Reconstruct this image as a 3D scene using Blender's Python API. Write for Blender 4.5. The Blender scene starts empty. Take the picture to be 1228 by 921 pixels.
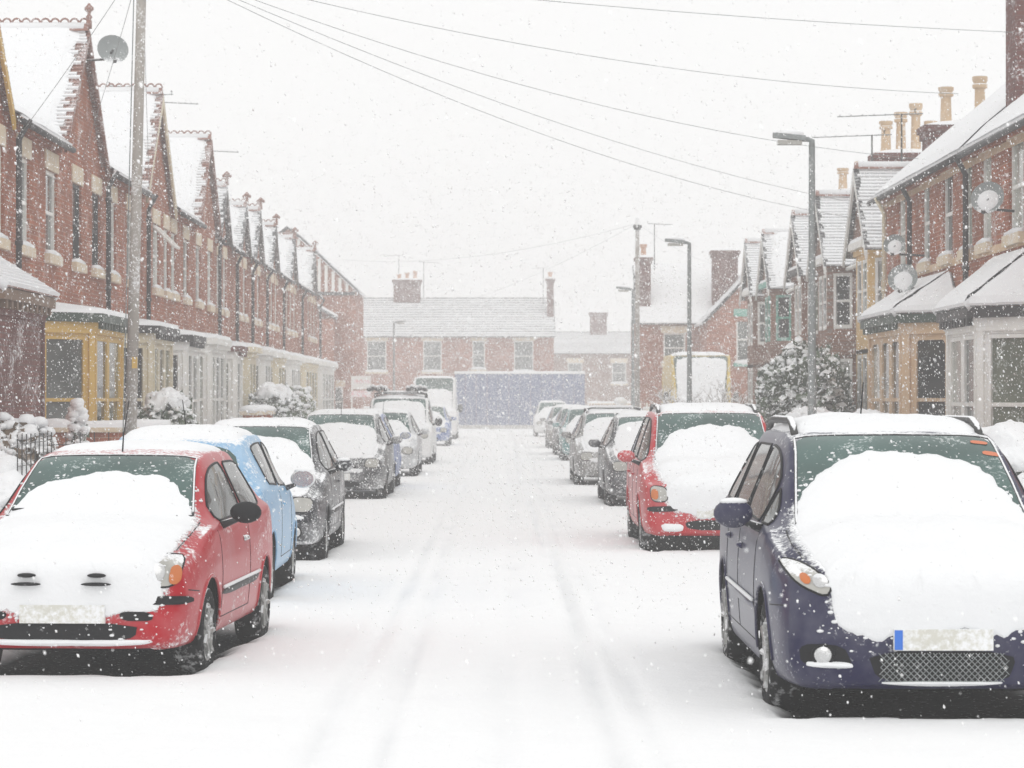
import bpy, bmesh, math, random
import numpy as np
from mathutils import Vector, noise
from mathutils.bvhtree import BVHTree
R = math.radians
random.seed(7)
sc = bpy.context.scene
C = sc.collection

# ---------------------------------------------------------------- camera, sky, sun, exposure
EYE = 1.75
FPX = 3200.0                      # focal length in pixels of a 1228 px wide frame
cam = bpy.data.objects.new('camera', bpy.data.cameras.new('camera'))
C.objects.link(cam)
cam.data.sensor_width = 36.0
cam.data.lens = FPX / 1228.0 * 36.0
cam.data.clip_start = 0.3
cam.data.clip_end = 3000
cam.location = (0, 0, EYE)
cam.rotation_euler = (R(90) + 17.5 / FPX, 0, -14.0 / FPX)
sc.camera = cam
cam.data.dof.use_dof = True; cam.data.dof.focus_distance = 21.0; cam.data.dof.aperture_fstop = 7.0

world = bpy.data.worlds.new('World'); sc.world = world; world.use_nodes = True
wn = world.node_tree; wn.nodes.clear()
w_out = wn.nodes.new('ShaderNodeOutputWorld'); w_bg = wn.nodes.new('ShaderNodeBackground')
w_sky = wn.nodes.new('ShaderNodeTexSky'); w_sky.sky_type = 'NISHITA'; w_sky.sun_disc = False
w_sky.sun_elevation = R(52); w_sky.sun_rotation = R(195); w_sky.dust_density = 5.0
w_hs = wn.nodes.new('ShaderNodeHueSaturation'); w_hs.inputs['Saturation'].default_value = 0.1
w_mix = wn.nodes.new('ShaderNodeMix'); w_mix.data_type = 'RGBA'
w_mix.inputs[0].default_value = 0.93
w_mix.inputs[7].default_value = (10.2, 10.2, 10.15, 1)       # thick even snow cloud hides nearly all of the clear sky
wn.links.new(w_sky.outputs[0], w_hs.inputs['Color'])
wn.links.new(w_hs.outputs[0], w_mix.inputs[6])
wn.links.new(w_mix.outputs[2], w_bg.inputs[0])
w_bg.inputs[1].default_value = 0.1
wn.links.new(w_bg.outputs[0], w_out.inputs[0])

sun = bpy.data.objects.new('sun', bpy.data.lights.new('sun', 'SUN')); C.objects.link(sun)
sun.data.energy = 0.65; sun.data.angle = R(60); sun.data.color = (1.0, 0.985, 0.96)
sun.rotation_euler = (R(38), 0, R(15))

sc.view_settings.view_transform = 'Standard'
sc.view_settings.look = 'None'
sc.view_settings.gamma = 1.0
sc.view_settings.use_curve_mapping = False
sc.view_settings.exposure = 0.03
sc.cycles.use_denoising = True
sc.cycles.max_bounces = 8
sc.cycles.diffuse_bounces = 4
sc.cycles.volume_bounces = 4
sc.cycles.transparent_max_bounces = 8

# ---------------------------------------------------------------- materials
MATS = {}
def principled(name, col, rough=0.6, metal=0.0, spec=0.5, coat=0.0):
    m = bpy.data.materials.new(name); m.use_nodes = True
    nt = m.node_tree; b = nt.nodes['Principled BSDF']
    b.inputs['Base Color'].default_value = (*col, 1); b.inputs['Roughness'].default_value = rough
    b.inputs['Metallic'].default_value = metal; b.inputs['Specular IOR Level'].default_value = spec
    b.inputs['Coat Weight'].default_value = coat * .6; b.inputs['Coat Roughness'].default_value = 0.06
    MATS[name] = m
    return m, nt, b
def N(nt, t, **k):
    n = nt.nodes.new(t)
    for a, v in k.items(): setattr(n, a, v)
    return n
def L(nt, a, b): nt.links.new(a, b)
def ramp(nt, src, p0, p1, c0=(0, 0, 0, 1), c1=(1, 1, 1, 1)):
    r = N(nt, 'ShaderNodeValToRGB'); e = r.color_ramp.elements
    e[0].position = p0; e[1].position = p1; e[0].color = c0; e[1].color = c1
    L(nt, src, r.inputs[0]); return r.outputs[0]
def noise_tex(nt, scale, detail=3, rough=0.55, coord='Object', warp=None):
    tc = N(nt, 'ShaderNodeTexCoord'); n = N(nt, 'ShaderNodeTexNoise')
    n.inputs['Scale'].default_value = scale; n.inputs['Detail'].default_value = detail; n.inputs['Roughness'].default_value = rough
    if warp:
        mp = N(nt, 'ShaderNodeMapping'); mp.inputs['Scale'].default_value = warp
        L(nt, tc.outputs[coord], mp.inputs[0]); L(nt, mp.outputs[0], n.inputs[0])
    else: L(nt, tc.outputs[coord], n.inputs[0])
    return n.outputs[0]
def mixc(nt, fac, a, b):
    m = N(nt, 'ShaderNodeMix', data_type='RGBA')
    if isinstance(fac, float): m.inputs[0].default_value = fac
    else: L(nt, fac, m.inputs[0])
    for i, v in ((6, a), (7, b)):
        if isinstance(v, tuple): m.inputs[i].default_value = (*v[:3], 1)
        else: L(nt, v, m.inputs[i])
    return m.outputs[2]
def math_(nt, op, a, b=None, clamp=False):
    m = N(nt, 'ShaderNodeMath', operation=op, use_clamp=clamp)
    for i, v in ((0, a), (1, b)):
        if v is None: continue
        if isinstance(v, (int, float)): m.inputs[i].default_value = v
        else: L(nt, v, m.inputs[i])
    return m.outputs[0]
def bump(nt, b, h, dist=0.01, strength=0.5):
    n = N(nt, 'ShaderNodeBump'); n.inputs['Distance'].default_value = dist; n.inputs['Strength'].default_value = strength
    L(nt, h, n.inputs['Height']); L(nt, n.outputs[0], b.inputs['Normal'])
SNOWC = (0.85, 0.858, 0.87)

def snow_mat(name, col=SNOWC, scale=14):
    m, nt, b = principled(name, col, 0.75, spec=0.25)
    L(nt, mixc(nt, noise_tex(nt, 3.0), tuple(c * 0.97 for c in col), col), b.inputs['Base Color'])
    n1 = noise_tex(nt, scale, 5, 0.6); n2 = noise_tex(nt, 120, 2)
    bump(nt, b, math_(nt, 'ADD', n1, math_(nt, 'MULTIPLY', n2, 0.15)), 0.02, 0.45)
snow_mat('snow')
snow_mat('snow_ground', scale=9)

def snow_fac(nt, amount, top=0.55, nscale=30.0):
    """wind-blown snow stuck to a surface: more where it faces up, in grains and clots elsewhere"""
    g = N(nt, 'ShaderNodeNewGeometry'); sx = N(nt, 'ShaderNodeSeparateXYZ'); L(nt, g.outputs['Normal'], sx.inputs[0])
    up = math_(nt, 'SMOOTH_MIN', math_(nt, 'MULTIPLY', math_(nt, 'SUBTRACT', sx.outputs[2], top), 3.0), 1.0)
    up = math_(nt, 'MAXIMUM', up, 0.0)
    n1 = noise_tex(nt, nscale, 4, 0.65); n2 = noise_tex(nt, nscale * 0.09, 3)
    n = math_(nt, 'ADD', math_(nt, 'MULTIPLY', n1, 0.75), math_(nt, 'MULTIPLY', n2, 0.55))
    n = math_(nt, 'ADD', n, math_(nt, 'MULTIPLY', up, 0.6))
    return ramp(nt, n, 0.80 - amount, 0.98 - amount)

def painted(name, col, snow=0.12, rough=0.55, var=0.12, spec=0.4, metal=0.0, nscale=30.0, top=0.55):
    m, nt, b = principled(name, col, rough, metal, spec)
    base = mixc(nt, noise_tex(nt, 6, 4), tuple(c * (1 - var) for c in col), tuple(min(1, c * (1 + var)) for c in col))
    f = snow_fac(nt, snow, top=top, nscale=nscale)
    L(nt, mixc(nt, f, base, SNOWC), b.inputs['Base Color'])
    L(nt, math_(nt, 'ADD', math_(nt, 'MULTIPLY', f, 0.4), rough, True), b.inputs['Roughness'])
    bump(nt, b, noise_tex(nt, 40, 3), 0.004, 0.3)
    return m

def brick_mat(name, c1, c2, mortar, snow=0.06):
    m, nt, b = principled(name, c1, 0.85, spec=0.2)
    tc = N(nt, 'ShaderNodeTexCoord'); sp = N(nt, 'ShaderNodeSeparateXYZ'); L(nt, tc.outputs['Object'], sp.inputs[0])
    cb = N(nt, 'ShaderNodeCombineXYZ'); L(nt, math_(nt, 'ADD', sp.outputs[0], sp.outputs[1]), cb.inputs[0]); L(nt, sp.outputs[2], cb.inputs[1])
    br = N(nt, 'ShaderNodeTexBrick'); br.inputs['Scale'].default_value = 1.0
    br.inputs['Brick Width'].default_value = 0.225; br.inputs['Row Height'].default_value = 0.075
    br.inputs['Mortar Size'].default_value = 0.009; br.inputs['Mortar Smooth'].default_value = 0.3; br.inputs['Bias'].default_value = -0.1
    br.inputs['Color1'].default_value = (*c1, 1); br.inputs['Color2'].default_value = (*c2, 1); br.inputs['Mortar'].default_value = (*mortar, 1)
    L(nt, cb.outputs[0], br.inputs[0])
    col = mixc(nt, ramp(nt, noise_tex(nt, 1.1, 5, 0.6), 0.35, 0.7), br.outputs[0], tuple(0.6 * c for c in c1))
    col = mixc(nt, ramp(nt, noise_tex(nt, 9.0, 3, 0.6), 0.62, 0.72), col, tuple(0.45 * c for c in c2))
    L(nt, mixc(nt, snow_fac(nt, snow, nscale=22), col, SNOWC), b.inputs['Base Color'])
    inv = math_(nt, 'SUBTRACT', 1.0, br.outputs[1])
    bump(nt, b, math_(nt, 'ADD', inv, math_(nt, 'MULTIPLY', noise_tex(nt, 30), 0.4)), 0.012, 0.8)
brick_mat('brick_red', (0.44, 0.132, 0.062), (0.23, 0.066, 0.040), (0.46, 0.32, 0.25), 0.09)
brick_mat('brick_dark', (0.20, 0.065, 0.05), (0.14, 0.05, 0.045), (0.18, 0.13, 0.12), 0.10)
brick_mat('brick_brown', (0.30, 0.15, 0.10), (0.24, 0.12, 0.085), (0.26, 0.20, 0.17), 0.08)

painted('stone_cream', (0.66, 0.55, 0.40), 0.14, 0.8, 0.15)
painted('stone_tan', (0.60, 0.42, 0.26), 0.12, 0.8, 0.2)
painted('paint_white', (0.78, 0.77, 0.73), 0.14)
painted('paint_cream', (0.68, 0.60, 0.43), 0.10)
painted('paint_yellow', (0.62, 0.40, 0.10), 0.05)
painted('paint_ochre', (0.66, 0.43, 0.16), 0.05)
painted('paint_green', (0.035, 0.06, 0.045), 0.08)
painted('paint_turquoise', (0.10, 0.36, 0.28), 0.16)
painted('paint_black', (0.03, 0.028, 0.03), 0.06)
painted('timber_brown', (0.16, 0.09, 0.05), 0.08)
painted('hoarding_blue', (0.055, 0.085, 0.21), 0.04, 0.6, 0.2, nscale=8)
painted('render_grey', (0.42, 0.40, 0.37), 0.12, 0.9)
painted('wood_pole', (0.34, 0.31, 0.28), 0.13, 0.85, 0.25)
painted('steel_grey', (0.24, 0.26, 0.26), 0.10, 0.5, 0.1, metal=0.2)
painted('steel_dark', (0.05, 0.05, 0.05), 0.02, 0.5)
painted('terracotta', (0.52, 0.27, 0.15), 0.10, 0.8, 0.25)
painted('pot_buff', (0.60, 0.43, 0.27), 0.10, 0.8, 0.2)
painted('tile_red', (0.27, 0.13, 0.10), 0.16, 0.85, 0.3, top=3.0)
painted('slate', (0.15, 0.15, 0.155), 0.14, 0.7, 0.3, top=3.0)
painted('sign_white', (0.75, 0.73, 0.70), 0.02)
painted('sign_red', (0.62, 0.22, 0.22), 0.26)
painted('asphalt', (0.045, 0.045, 0.048), 0.0, 0.8, 0.3)
painted('mortar', (0.35, 0.32, 0.28), 0.1, 0.9)
painted('curtain', (0.40, 0.38, 0.33), 0.0, 0.9)

def glass_mat(name, col, rough=0.06, frost=0.10, nscale=22, top=0.55):
    m, nt, b = principled(name, col, rough, spec=0.42)
    n = ramp(nt, noise_tex(nt, 0.9, 3), 0.35, 0.7)
    base = mixc(nt, n, tuple(c * 0.55 for c in col), tuple(c * 1.3 for c in col))
    f = snow_fac(nt, frost, top=top, nscale=nscale)
    L(nt, mixc(nt, f, base, (0.82, 0.86, 0.86)), b.inputs['Base Color'])
    L(nt, math_(nt, 'ADD', math_(nt, 'MULTIPLY', f, 0.6), rough, True), b.inputs['Roughness'])
glass_mat('pane_dark', (0.035, 0.037, 0.038), .06, .05)
glass_mat('pane_grey', (0.14, 0.15, 0.145), .06, .06)
glass_mat('pane_curtain', (0.42, 0.43, 0.39))
glass_mat('pane_green', (0.15, 0.17, 0.13))
glass_mat('screen', (0.055, 0.105, 0.095), 0.05, 0.07, 40, 3.0)
glass_mat('side_glass', (0.07, 0.075, 0.072), 0.04, 0.0, 40, 3.0)

def car_paint(name, col, snow=0.10, metal=0.0, rough=0.28):
    m, nt, b = principled(name, col, rough, metal, 0.14, 0.3)
    f = snow_fac(nt, snow, top=0.86, nscale=34)
    film = math_(nt, 'MULTIPLY', ramp(nt, noise_tex(nt, 2.3, 4, 0.6), 0.40, 0.80), min(0.7, max(0, snow - .03) * 3.0))
    f2 = math_(nt, 'MAXIMUM', f, film)
    L(nt, mixc(nt, f2, col, SNOWC), b.inputs['Base Color'])
    L(nt, math_(nt, 'ADD', math_(nt, 'MULTIPLY', f2, 0.6), rough, True), b.inputs['Roughness'])
    L(nt, math_(nt, 'SUBTRACT', 0.16, math_(nt, 'MULTIPLY', f2, 0.16), True), b.inputs['Coat Weight'])
    bump(nt, b, f, 0.006, 0.35)
car_paint('car_red', (0.42, 0.004, 0.014), 0.095)
car_paint('car_red_orange', (0.48, 0.010, 0.018), 0.11)
car_paint('car_light_blue', (0.20, 0.41, 0.63), 0.14)
car_paint('car_navy', (0.010, 0.009, 0.050), 0.075)
car_paint('car_black', (0.018, 0.018, 0.024), 0.17)
car_paint('car_charcoal', (0.035, 0.036, 0.040), 0.19)
car_paint('car_blue', (0.03, 0.10, 0.36), 0.18)
car_paint('car_silver', (0.50, 0.51, 0.52), 0.19, 0.3)
car_paint('car_grey', (0.17, 0.16, 0.15), 0.19, 0.2)
car_paint('car_white', (0.76, 0.76, 0.75), 0.19)
car_paint('car_teal', (0.03, 0.20, 0.20), 0.19)
car_paint('van_yellow', (0.60, 0.42, 0.05), 0.12)
painted('plastic_black', (0.022, 0.022, 0.024), 0.07, 0.5, 0.2)
painted('plastic_clean', (0.010, 0.010, 0.012), 0.03, 0.5, 0.2, spec=.15, top=3.0)
painted('rubber', (0.016, 0.016, 0.017), 0.12, 0.9, 0.3, spec=.1, nscale=18)
painted('rim', (0.30, 0.30, 0.29), 0.16, 0.4, 0.2, metal=0.5)
painted('chrome', (0.60, 0.60, 0.60), 0.10, 0.2, 0.1, metal=0.9)
painted('underbody', (0.008, 0.008, 0.008), 0.0, 1.0, spec=0.02, top=3.0)
painted('plate', (0.62, 0.61, 0.55), 0.24, 0.5)
painted('euro_blue', (0.04, 0.17, 0.62), 0.02)
painted('lens', (0.42, 0.41, 0.38), 0.09, 0.10, 0.4, top=0.75)
painted('lens_amber', (0.55, 0.16, 0.04), 0.08, 0.2, top=3.0)
painted('lens_red', (0.45, 0.02, 0.02), 0.06, 0.2)
painted('sticker', (0.65, 0.20, 0.10), 0.05, top=3.0)
painted('bark', (0.10, 0.075, 0.055), 0.10, 0.9, 0.3)
painted('leaf_dark', (0.060, 0.090, 0.045), 0.07, 0.7, 0.4, nscale=9)
painted('leaf_olive', (0.11, 0.13, 0.045), 0.10, 0.7, 0.4, nscale=9)
painted('leaf_brown', (0.13, 0.085, 0.05), 0.14, 0.8, 0.4, nscale=9)
m_ = bpy.data.materials.new('flake'); m_.use_nodes = True; nt_ = m_.node_tree; nt_.nodes.clear(); MATS['flake'] = m_
fo_ = N(nt_, 'ShaderNodeOutputMaterial'); fd_ = N(nt_, 'ShaderNodeBsdfDiffuse'); ft_ = N(nt_, 'ShaderNodeBsdfTranslucent'); fm_ = N(nt_, 'ShaderNodeMixShader')
fd_.inputs[0].default_value = (.985, .985, .985, 1); ft_.inputs[0].default_value = (.97, .97, .975, 1); fm_.inputs[0].default_value = .0
L(nt_, fd_.outputs[0], fm_.inputs[1]); L(nt_, ft_.outputs[0], fm_.inputs[2]); L(nt_, fm_.outputs[0], fo_.inputs['Surface'])

m_ = bpy.data.materials.new('snow_dusting'); m_.use_nodes = True; nt_ = m_.node_tree; MATS['snow_dusting'] = m_
b_ = nt_.nodes['Principled BSDF']; b_.inputs['Base Color'].default_value = (*SNOWC, 1); b_.inputs['Roughness'].default_value = .85; b_.inputs['Specular IOR Level'].default_value = .1
fa_ = N(nt_, 'ShaderNodeAttribute', attribute_name='fade')
nn1 = noise_tex(nt_, 55, 5, .7); nn2 = noise_tex(nt_, 9, 3, .6)
dn_ = math_(nt_, 'ADD', math_(nt_, 'MULTIPLY', nn1, .75), math_(nt_, 'MULTIPLY', nn2, .45))
dn_ = math_(nt_, 'SUBTRACT', dn_, math_(nt_, 'MULTIPLY', fa_.outputs['Fac'], .62))
L(nt_, ramp(nt_, dn_, .20, .40), b_.inputs['Alpha'])

# ---------------------------------------------------------------- mesh helpers
def M(n): return MATS[n]
class Frame:
    """plan frame: s along t, d along outward normal n, z up"""
    def __init__(s, o=(0, 0), t=(1, 0), n=(0, 1), z=0.0):
        s.o, s.t, s.n, s.z = o, t, n, z
        s.flip = (t[0] * n[1] - t[1] * n[0]) < 0
    def __call__(s, p):
        return (s.o[0] + s.t[0] * p[0] + s.n[0] * p[1], s.o[1] + s.t[1] * p[0] + s.n[1] * p[1], s.z + p[2])
ID = Frame()
class MB:
    def __init__(s, F=ID): s.v = []; s.f = []; s.m = []; s.F = F
    def pts(s, ps):
        i = len(s.v); s.v += [s.F(p) for p in ps]; return i
    def face(s, ix, m=0):
        s.f.append(tuple(reversed(ix)) if s.F.flip else tuple(ix)); s.m.append(m)
    def poly(s, ps, m=0):
        i = s.pts(ps); s.face(range(i, i + len(ps)), m)
    def box(s, x0, x1, y0, y1, z0, z1, m=0):
        i = s.pts([(x0, y0, z0), (x1, y0, z0), (x1, y1, z0), (x0, y1, z0), (x0, y0, z1), (x1, y0, z1), (x1, y1, z1), (x0, y1, z1)])
        for q in ((3, 2, 1, 0), (4, 5, 6, 7), (0, 1, 5, 4), (1, 2, 6, 5), (2, 3, 7, 6), (3, 0, 4, 7)): s.face([i + k for k in q], m)
    def prism(s, ps, vec, m=0):
        """ps: planar polygon, vec: extrusion"""
        n = len(ps); i = s.pts(ps); j = s.pts([tuple(a + b for a, b in zip(p, vec)) for p in ps])
        s.face([i + k for k in reversed(range(n))], m); s.face([j + k for k in range(n)], m)
        for k in range(n): s.face((i + k, i + (k + 1) % n, j + (k + 1) % n, j + k), m)
    def tube(s, ps, r, seg=8, m=0, caps=True):
        ps = [Vector(p) for p in ps]; n = len(ps); base = []
        rr = r if isinstance(r, (list, tuple)) else [r] * n
        up = None
        for k in range(n):
            d = (ps[min(k + 1, n - 1)] - ps[max(k - 1, 0)]).normalized()
            if up is None: up = d.orthogonal().normalized()
            a = (up - d * up.dot(d))
            a = a.normalized() if a.length > 1e-6 else d.orthogonal().normalized()
            b = d.cross(a); up = a
            base.append(s.pts([tuple(ps[k] + (a * math.cos(2 * math.pi * q / seg) + b * math.sin(2 * math.pi * q / seg)) * rr[k]) for q in range(seg)]))
        for k in range(n - 1):
            for q in range(seg):
                s.face((base[k] + q, base[k] + (q + 1) % seg, base[k + 1] + (q + 1) % seg, base[k + 1] + q), m)
        if caps:
            s.face([base[0] + q for q in reversed(range(seg))], m); s.face([base[-1] + q for q in range(seg)], m)
    def lathe(s, prof, o=(0, 0, 0), axis='z', seg=16, m=0):
        """prof: (r, h) along axis"""
        base = []
        for r, h in prof:
            ring = []
            for q in range(seg):
                c, n = math.cos(2 * math.pi * q / seg) * r, math.sin(2 * math.pi * q / seg) * r
                p = (c, n, h) if axis == 'z' else ((h, c, n) if axis == 'x' else (n, h, c))
                ring.append((o[0] + p[0], o[1] + p[1], o[2] + p[2]))
            base.append(s.pts(ring))
        for k in range(len(prof) - 1):
            for q in range(seg):
                s.face((base[k] + q, base[k] + (q + 1) % seg, base[k + 1] + (q + 1) % seg, base[k + 1] + q), m)
        s.face([base[0] + q for q in reversed(range(seg))], m); s.face([base[-1] + q for q in range(seg)], m)
    def ellipsoid(s, c, r, nu=10, nv=7, m=0, wob=0.0, seed=0.0):
        base = []
        for k in range(1, nv):
            th = math.pi * k / nv; ring = []
            for q in range(nu):
                ph = 2 * math.pi * q / nu
                d = Vector((math.sin(th) * math.cos(ph), math.sin(th) * math.sin(ph), math.cos(th)))
                f = 1 + wob * noise.noise(d * 1.7 + Vector((seed, c[0], c[1])))
                ring.append((c[0] + d.x * r[0] * f, c[1] + d.y * r[1] * f, c[2] + d.z * r[2] * f))
            base.append(s.pts(ring))
        t = s.pts([(c[0], c[1], c[2] + r[2])]); bt = s.pts([(c[0], c[1], c[2] - r[2])])
        for q in range(nu):
            s.face((t, base[0] + q, base[0] + (q + 1) % nu), m)
            s.face((bt, base[-1] + (q + 1) % nu, base[-1] + q), m)
            for k in range(nv - 2):
                s.face((base[k] + q, base[k + 1] + q, base[k + 1] + (q + 1) % nu, base[k] + (q + 1) % nu), m)
    def build(s, name, mats, parent=None, smooth=False, loc=None):
        me = bpy.data.meshes.new(name); me.from_pydata(s.v, [], s.f)
        for m in ([mats] if isinstance(mats, str) else mats): me.materials.append(M(m))
        if not isinstance(mats, str): me.polygons.foreach_set('material_index', s.m)
        if smooth: me.polygons.foreach_set('use_smooth', [True] * len(s.f))
        me.update()
        o = bpy.data.objects.new(name, me); C.objects.link(o)
        if parent: o.parent = parent
        if loc: o.location = loc
        return o
def smooth_by_angle(o, deg=35):
    me = o.data
    bm = bmesh.new(); bm.from_mesh(me)
    for e in bm.edges:
        e.smooth = not (len(e.link_faces) == 2 and e.calc_face_angle(0) > R(deg))
    for f in bm.faces: f.smooth = True
    bm.to_mesh(me); bm.free()
def tag(o, label=None, cat=None, group=None, kind=None):
    if label: o['label'] = label
    if cat: o['category'] = cat
    if group: o['group'] = group
    if kind: o['kind'] = kind
    return o
def thing(name, label, cat, loc=(0, 0, 0), rz=0.0, group=None):
    o = bpy.data.objects.new(name, None); C.objects.link(o)
    o.empty_display_size = 0.2
    o.location = loc; o.rotation_euler = (0, 0, rz)
    return tag(o, label, cat, group)
def lerp(a, b, t): return a + (b - a) * t
def vl(a, b, t): return tuple(x + (y - x) * t for x, y in zip(a, b))
# ---------------------------------------------------------------- where the cars stand (x of centre line, y of front bumper, heading)
# toward = front faces the camera; away = rear faces the camera
CARS = [
 # key, x, y_front, yaw deg, half width, length
 ('red_hatch', -2.66, 16.25, -3.5, 0.80, 3.70),
 ('blue_hatch', -2.72, 25.7, 180.0, 0.80, 3.65),
 ('black_hatch', -2.69, 27.8, -0.5, 0.85, 4.00),
 ('charcoal_saloon', -2.79, 44.9, 0.0, 0.87, 4.30),
 ('royal_blue', -2.82, 53.6, 180.0, 0.85, 4.00),
 ('silver_hatch', -2.64, 58.3, 0.0, 0.84, 4.00),
 ('rack_van', -2.66, 69.0, 0.0, 0.92, 4.50),
 ('dark_blue', -2.66, 96.0, 0.0, 0.85, 4.20),
 ('big_van', -2.80, 112.0, 0.0, 0.99, 5.60),
 ('navy_mpv', 2.33, 14.05, 0.0, 0.87, 4.35),
 ('red_mpv', 2.44, 29.6, 0.0, 0.87, 4.30),
 ('black_suv', 2.51, 42.0, 0.0, 0.86, 4.20),
 ('grey_estate', 2.32, 52.0, 0.0, 0.88, 4.50),
 ('teal_hatch', 2.50, 72.7, 0.0, 0.84, 4.00),
 ('dark_hatch', 2.46, 80.0, 0.0, 0.84, 4.00),
 ('grey_hatch', 2.42, 91.0, 0.0, 0.84, 4.00),
 ('white_car', 2.36, 119.0, 0.0, 0.86, 4.30),
]
FEET = []
for k_, x_, y_, a_, w_, l_ in CARS:
    yc = y_ - l_ / 2 if a_ == 180.0 else y_ + l_ / 2
    xc = x_ + (l_ / 2 * math.sin(R(3.5)) if k_ == 'red_hatch' else 0)
    FEET.append((xc, yc, w_, l_ / 2, -a_ if a_ not in (0, 180) else 0))

# ---------------------------------------------------------------- the ground, the road and the two pavements
SNOW_Z = 0.055
def feet_dist(x, y):
    """<0 under a car (bare ground), growing outside"""
    d = 9.0
    for xc, yc, w, h, a in FEET:
        if abs(y - yc) > h + 1.5 or abs(x - xc) > w + 1.5: continue
        s = math.sin(R(a)); c = math.cos(R(a))
        lx = (x - xc) * c - (y - yc) * s; ly = (x - xc) * s + (y - yc) * c
        qx = abs(lx) - (w - 0.10); qy = abs(ly) - (h - 0.14)
        d = min(d, max(qx, qy) if (qx < 0 or qy < 0) else math.hypot(qx, qy))
    return d
def road_z(x, y):
    z = SNOW_Z + 0.012 * noise.noise(Vector((x * 0.9, y * 0.35, 3))) + 0.005 * noise.noise(Vector((x * 4, y * 2.2, 9)))
    for tx, dep, wd in ((-0.95 + 0.10 * math.sin(y * 0.05), 0.030, 0.055), (0.50 + 0.07 * math.sin(y * 0.06 + 1), 0.050, 0.05),
                        (-0.62 + 0.12 * math.sin(y * 0.045 + 2), 0.026, 0.06), (0.82 + 0.10 * math.sin(y * 0.05 + 3), 0.028, 0.06), (-0.10 + 0.3 * math.sin(y * 0.03), 0.018, 0.10)):
        e = (x - tx) / wd
        z -= dep * math.exp(-e * e) * (0.75 + 0.5 * noise.noise(Vector((tx, y * 0.8, 5))))
        e2 = (abs(x - tx) - wd * 1.9) / (wd * 0.7)
        z += dep * 0.35 * math.exp(-e2 * e2)
    global RUT; RUT = min(1.0, max(0.0, (SNOW_Z - .006 - z) / .03))
    z += 0.045 * max(0.0, (abs(x) - 2.9) / 0.9) ** 2
    return z
xs = list(np.arange(-3.85, 3.86, 0.07))
ys = [-12.0, -8, -4, 0, 3, 5, 7, 8.5]
y_ = 9.5
while y_ < 140: ys.append(y_); y_ += max(0.08, min(0.5, y_ * 0.0062))
ys += [142, 146, 149.5]
rv, rf, rb, ru = [], [], [], []
for yy in ys:
    for xx in xs:
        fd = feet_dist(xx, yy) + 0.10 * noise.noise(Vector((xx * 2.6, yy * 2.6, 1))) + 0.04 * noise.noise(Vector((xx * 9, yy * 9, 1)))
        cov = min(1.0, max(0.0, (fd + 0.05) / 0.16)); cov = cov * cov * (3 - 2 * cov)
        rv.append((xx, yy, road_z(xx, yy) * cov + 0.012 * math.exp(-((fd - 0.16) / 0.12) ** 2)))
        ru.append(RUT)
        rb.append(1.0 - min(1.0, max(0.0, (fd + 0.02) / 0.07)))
nx = len(xs)
for j in range(len(ys) - 1):
    for i in range(nx - 1):
        a = j * nx + i; rf.append((a, a + 1, a + nx + 1, a + nx))
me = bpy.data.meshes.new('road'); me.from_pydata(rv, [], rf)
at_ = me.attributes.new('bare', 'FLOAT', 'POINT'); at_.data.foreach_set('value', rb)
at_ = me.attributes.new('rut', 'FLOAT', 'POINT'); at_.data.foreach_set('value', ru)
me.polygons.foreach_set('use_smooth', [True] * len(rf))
m, nt, b = principled('road_snow', SNOWC, 0.85, spec=0.05)
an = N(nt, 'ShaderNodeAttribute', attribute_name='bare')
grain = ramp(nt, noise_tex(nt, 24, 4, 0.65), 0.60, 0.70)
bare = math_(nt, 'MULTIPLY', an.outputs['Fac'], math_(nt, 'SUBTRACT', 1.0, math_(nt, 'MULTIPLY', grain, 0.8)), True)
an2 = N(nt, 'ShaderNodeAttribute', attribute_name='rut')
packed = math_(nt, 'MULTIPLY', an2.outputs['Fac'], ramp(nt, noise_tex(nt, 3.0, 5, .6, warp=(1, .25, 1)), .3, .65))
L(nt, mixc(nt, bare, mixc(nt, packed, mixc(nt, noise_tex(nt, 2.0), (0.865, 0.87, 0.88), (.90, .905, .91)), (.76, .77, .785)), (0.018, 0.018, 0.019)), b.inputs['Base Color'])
bump(nt, b, math_(nt, 'ADD', noise_tex(nt, 7, 6, 0.65), math_(nt, 'MULTIPLY', noise_tex(nt, 90, 2), 0.2)), 0.03, 0.5)
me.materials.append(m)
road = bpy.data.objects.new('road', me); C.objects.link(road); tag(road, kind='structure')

g = MB()
g.box(-600, 600, -60, 900, -1.0, -0.03)
tag(g.build('ground', 'snow_ground'), kind='structure')
for nm, x0, x1 in (('pavement_left', -14.0, -3.82), ('pavement_right', 3.82, 14.0)):
    pv, pf = [], []
    px = list(np.linspace(x0, x1, 40)); py = list(np.linspace(8, 149, 240))
    for yy in py:
        for xx in px:
            e = min(abs(xx) - 3.82, 0.35) / 0.35
            pv.append((xx, yy, 0.085 + 0.10 * e * (2 - e) + 0.02 * noise.noise(Vector((xx * 1.3, yy * 0.8, 2)))))
    for j in range(len(py) - 1):
        for i in range(39):
            a = j * 40 + i; pf.append((a, a + 1, a + 41, a + 40))
    me = bpy.data.meshes.new(nm); me.from_pydata(pv, [], pf); me.materials.append(M('snow_ground'))
    me.polygons.foreach_set('use_smooth', [True] * len(pf))
    o = bpy.data.objects.new(nm, me); C.objects.link(o); tag(o, kind='structure')
    k = MB(); sg = -1 if x0 < 0 else 1
    k.box(min(sg * 3.80, sg * 3.93), max(sg * 3.80, sg * 3.93), 8, 149, -0.02, 0.10)
    tag(k.build('kerb_' + nm.split('_')[1], 'render_grey'), kind='structure')
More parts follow.
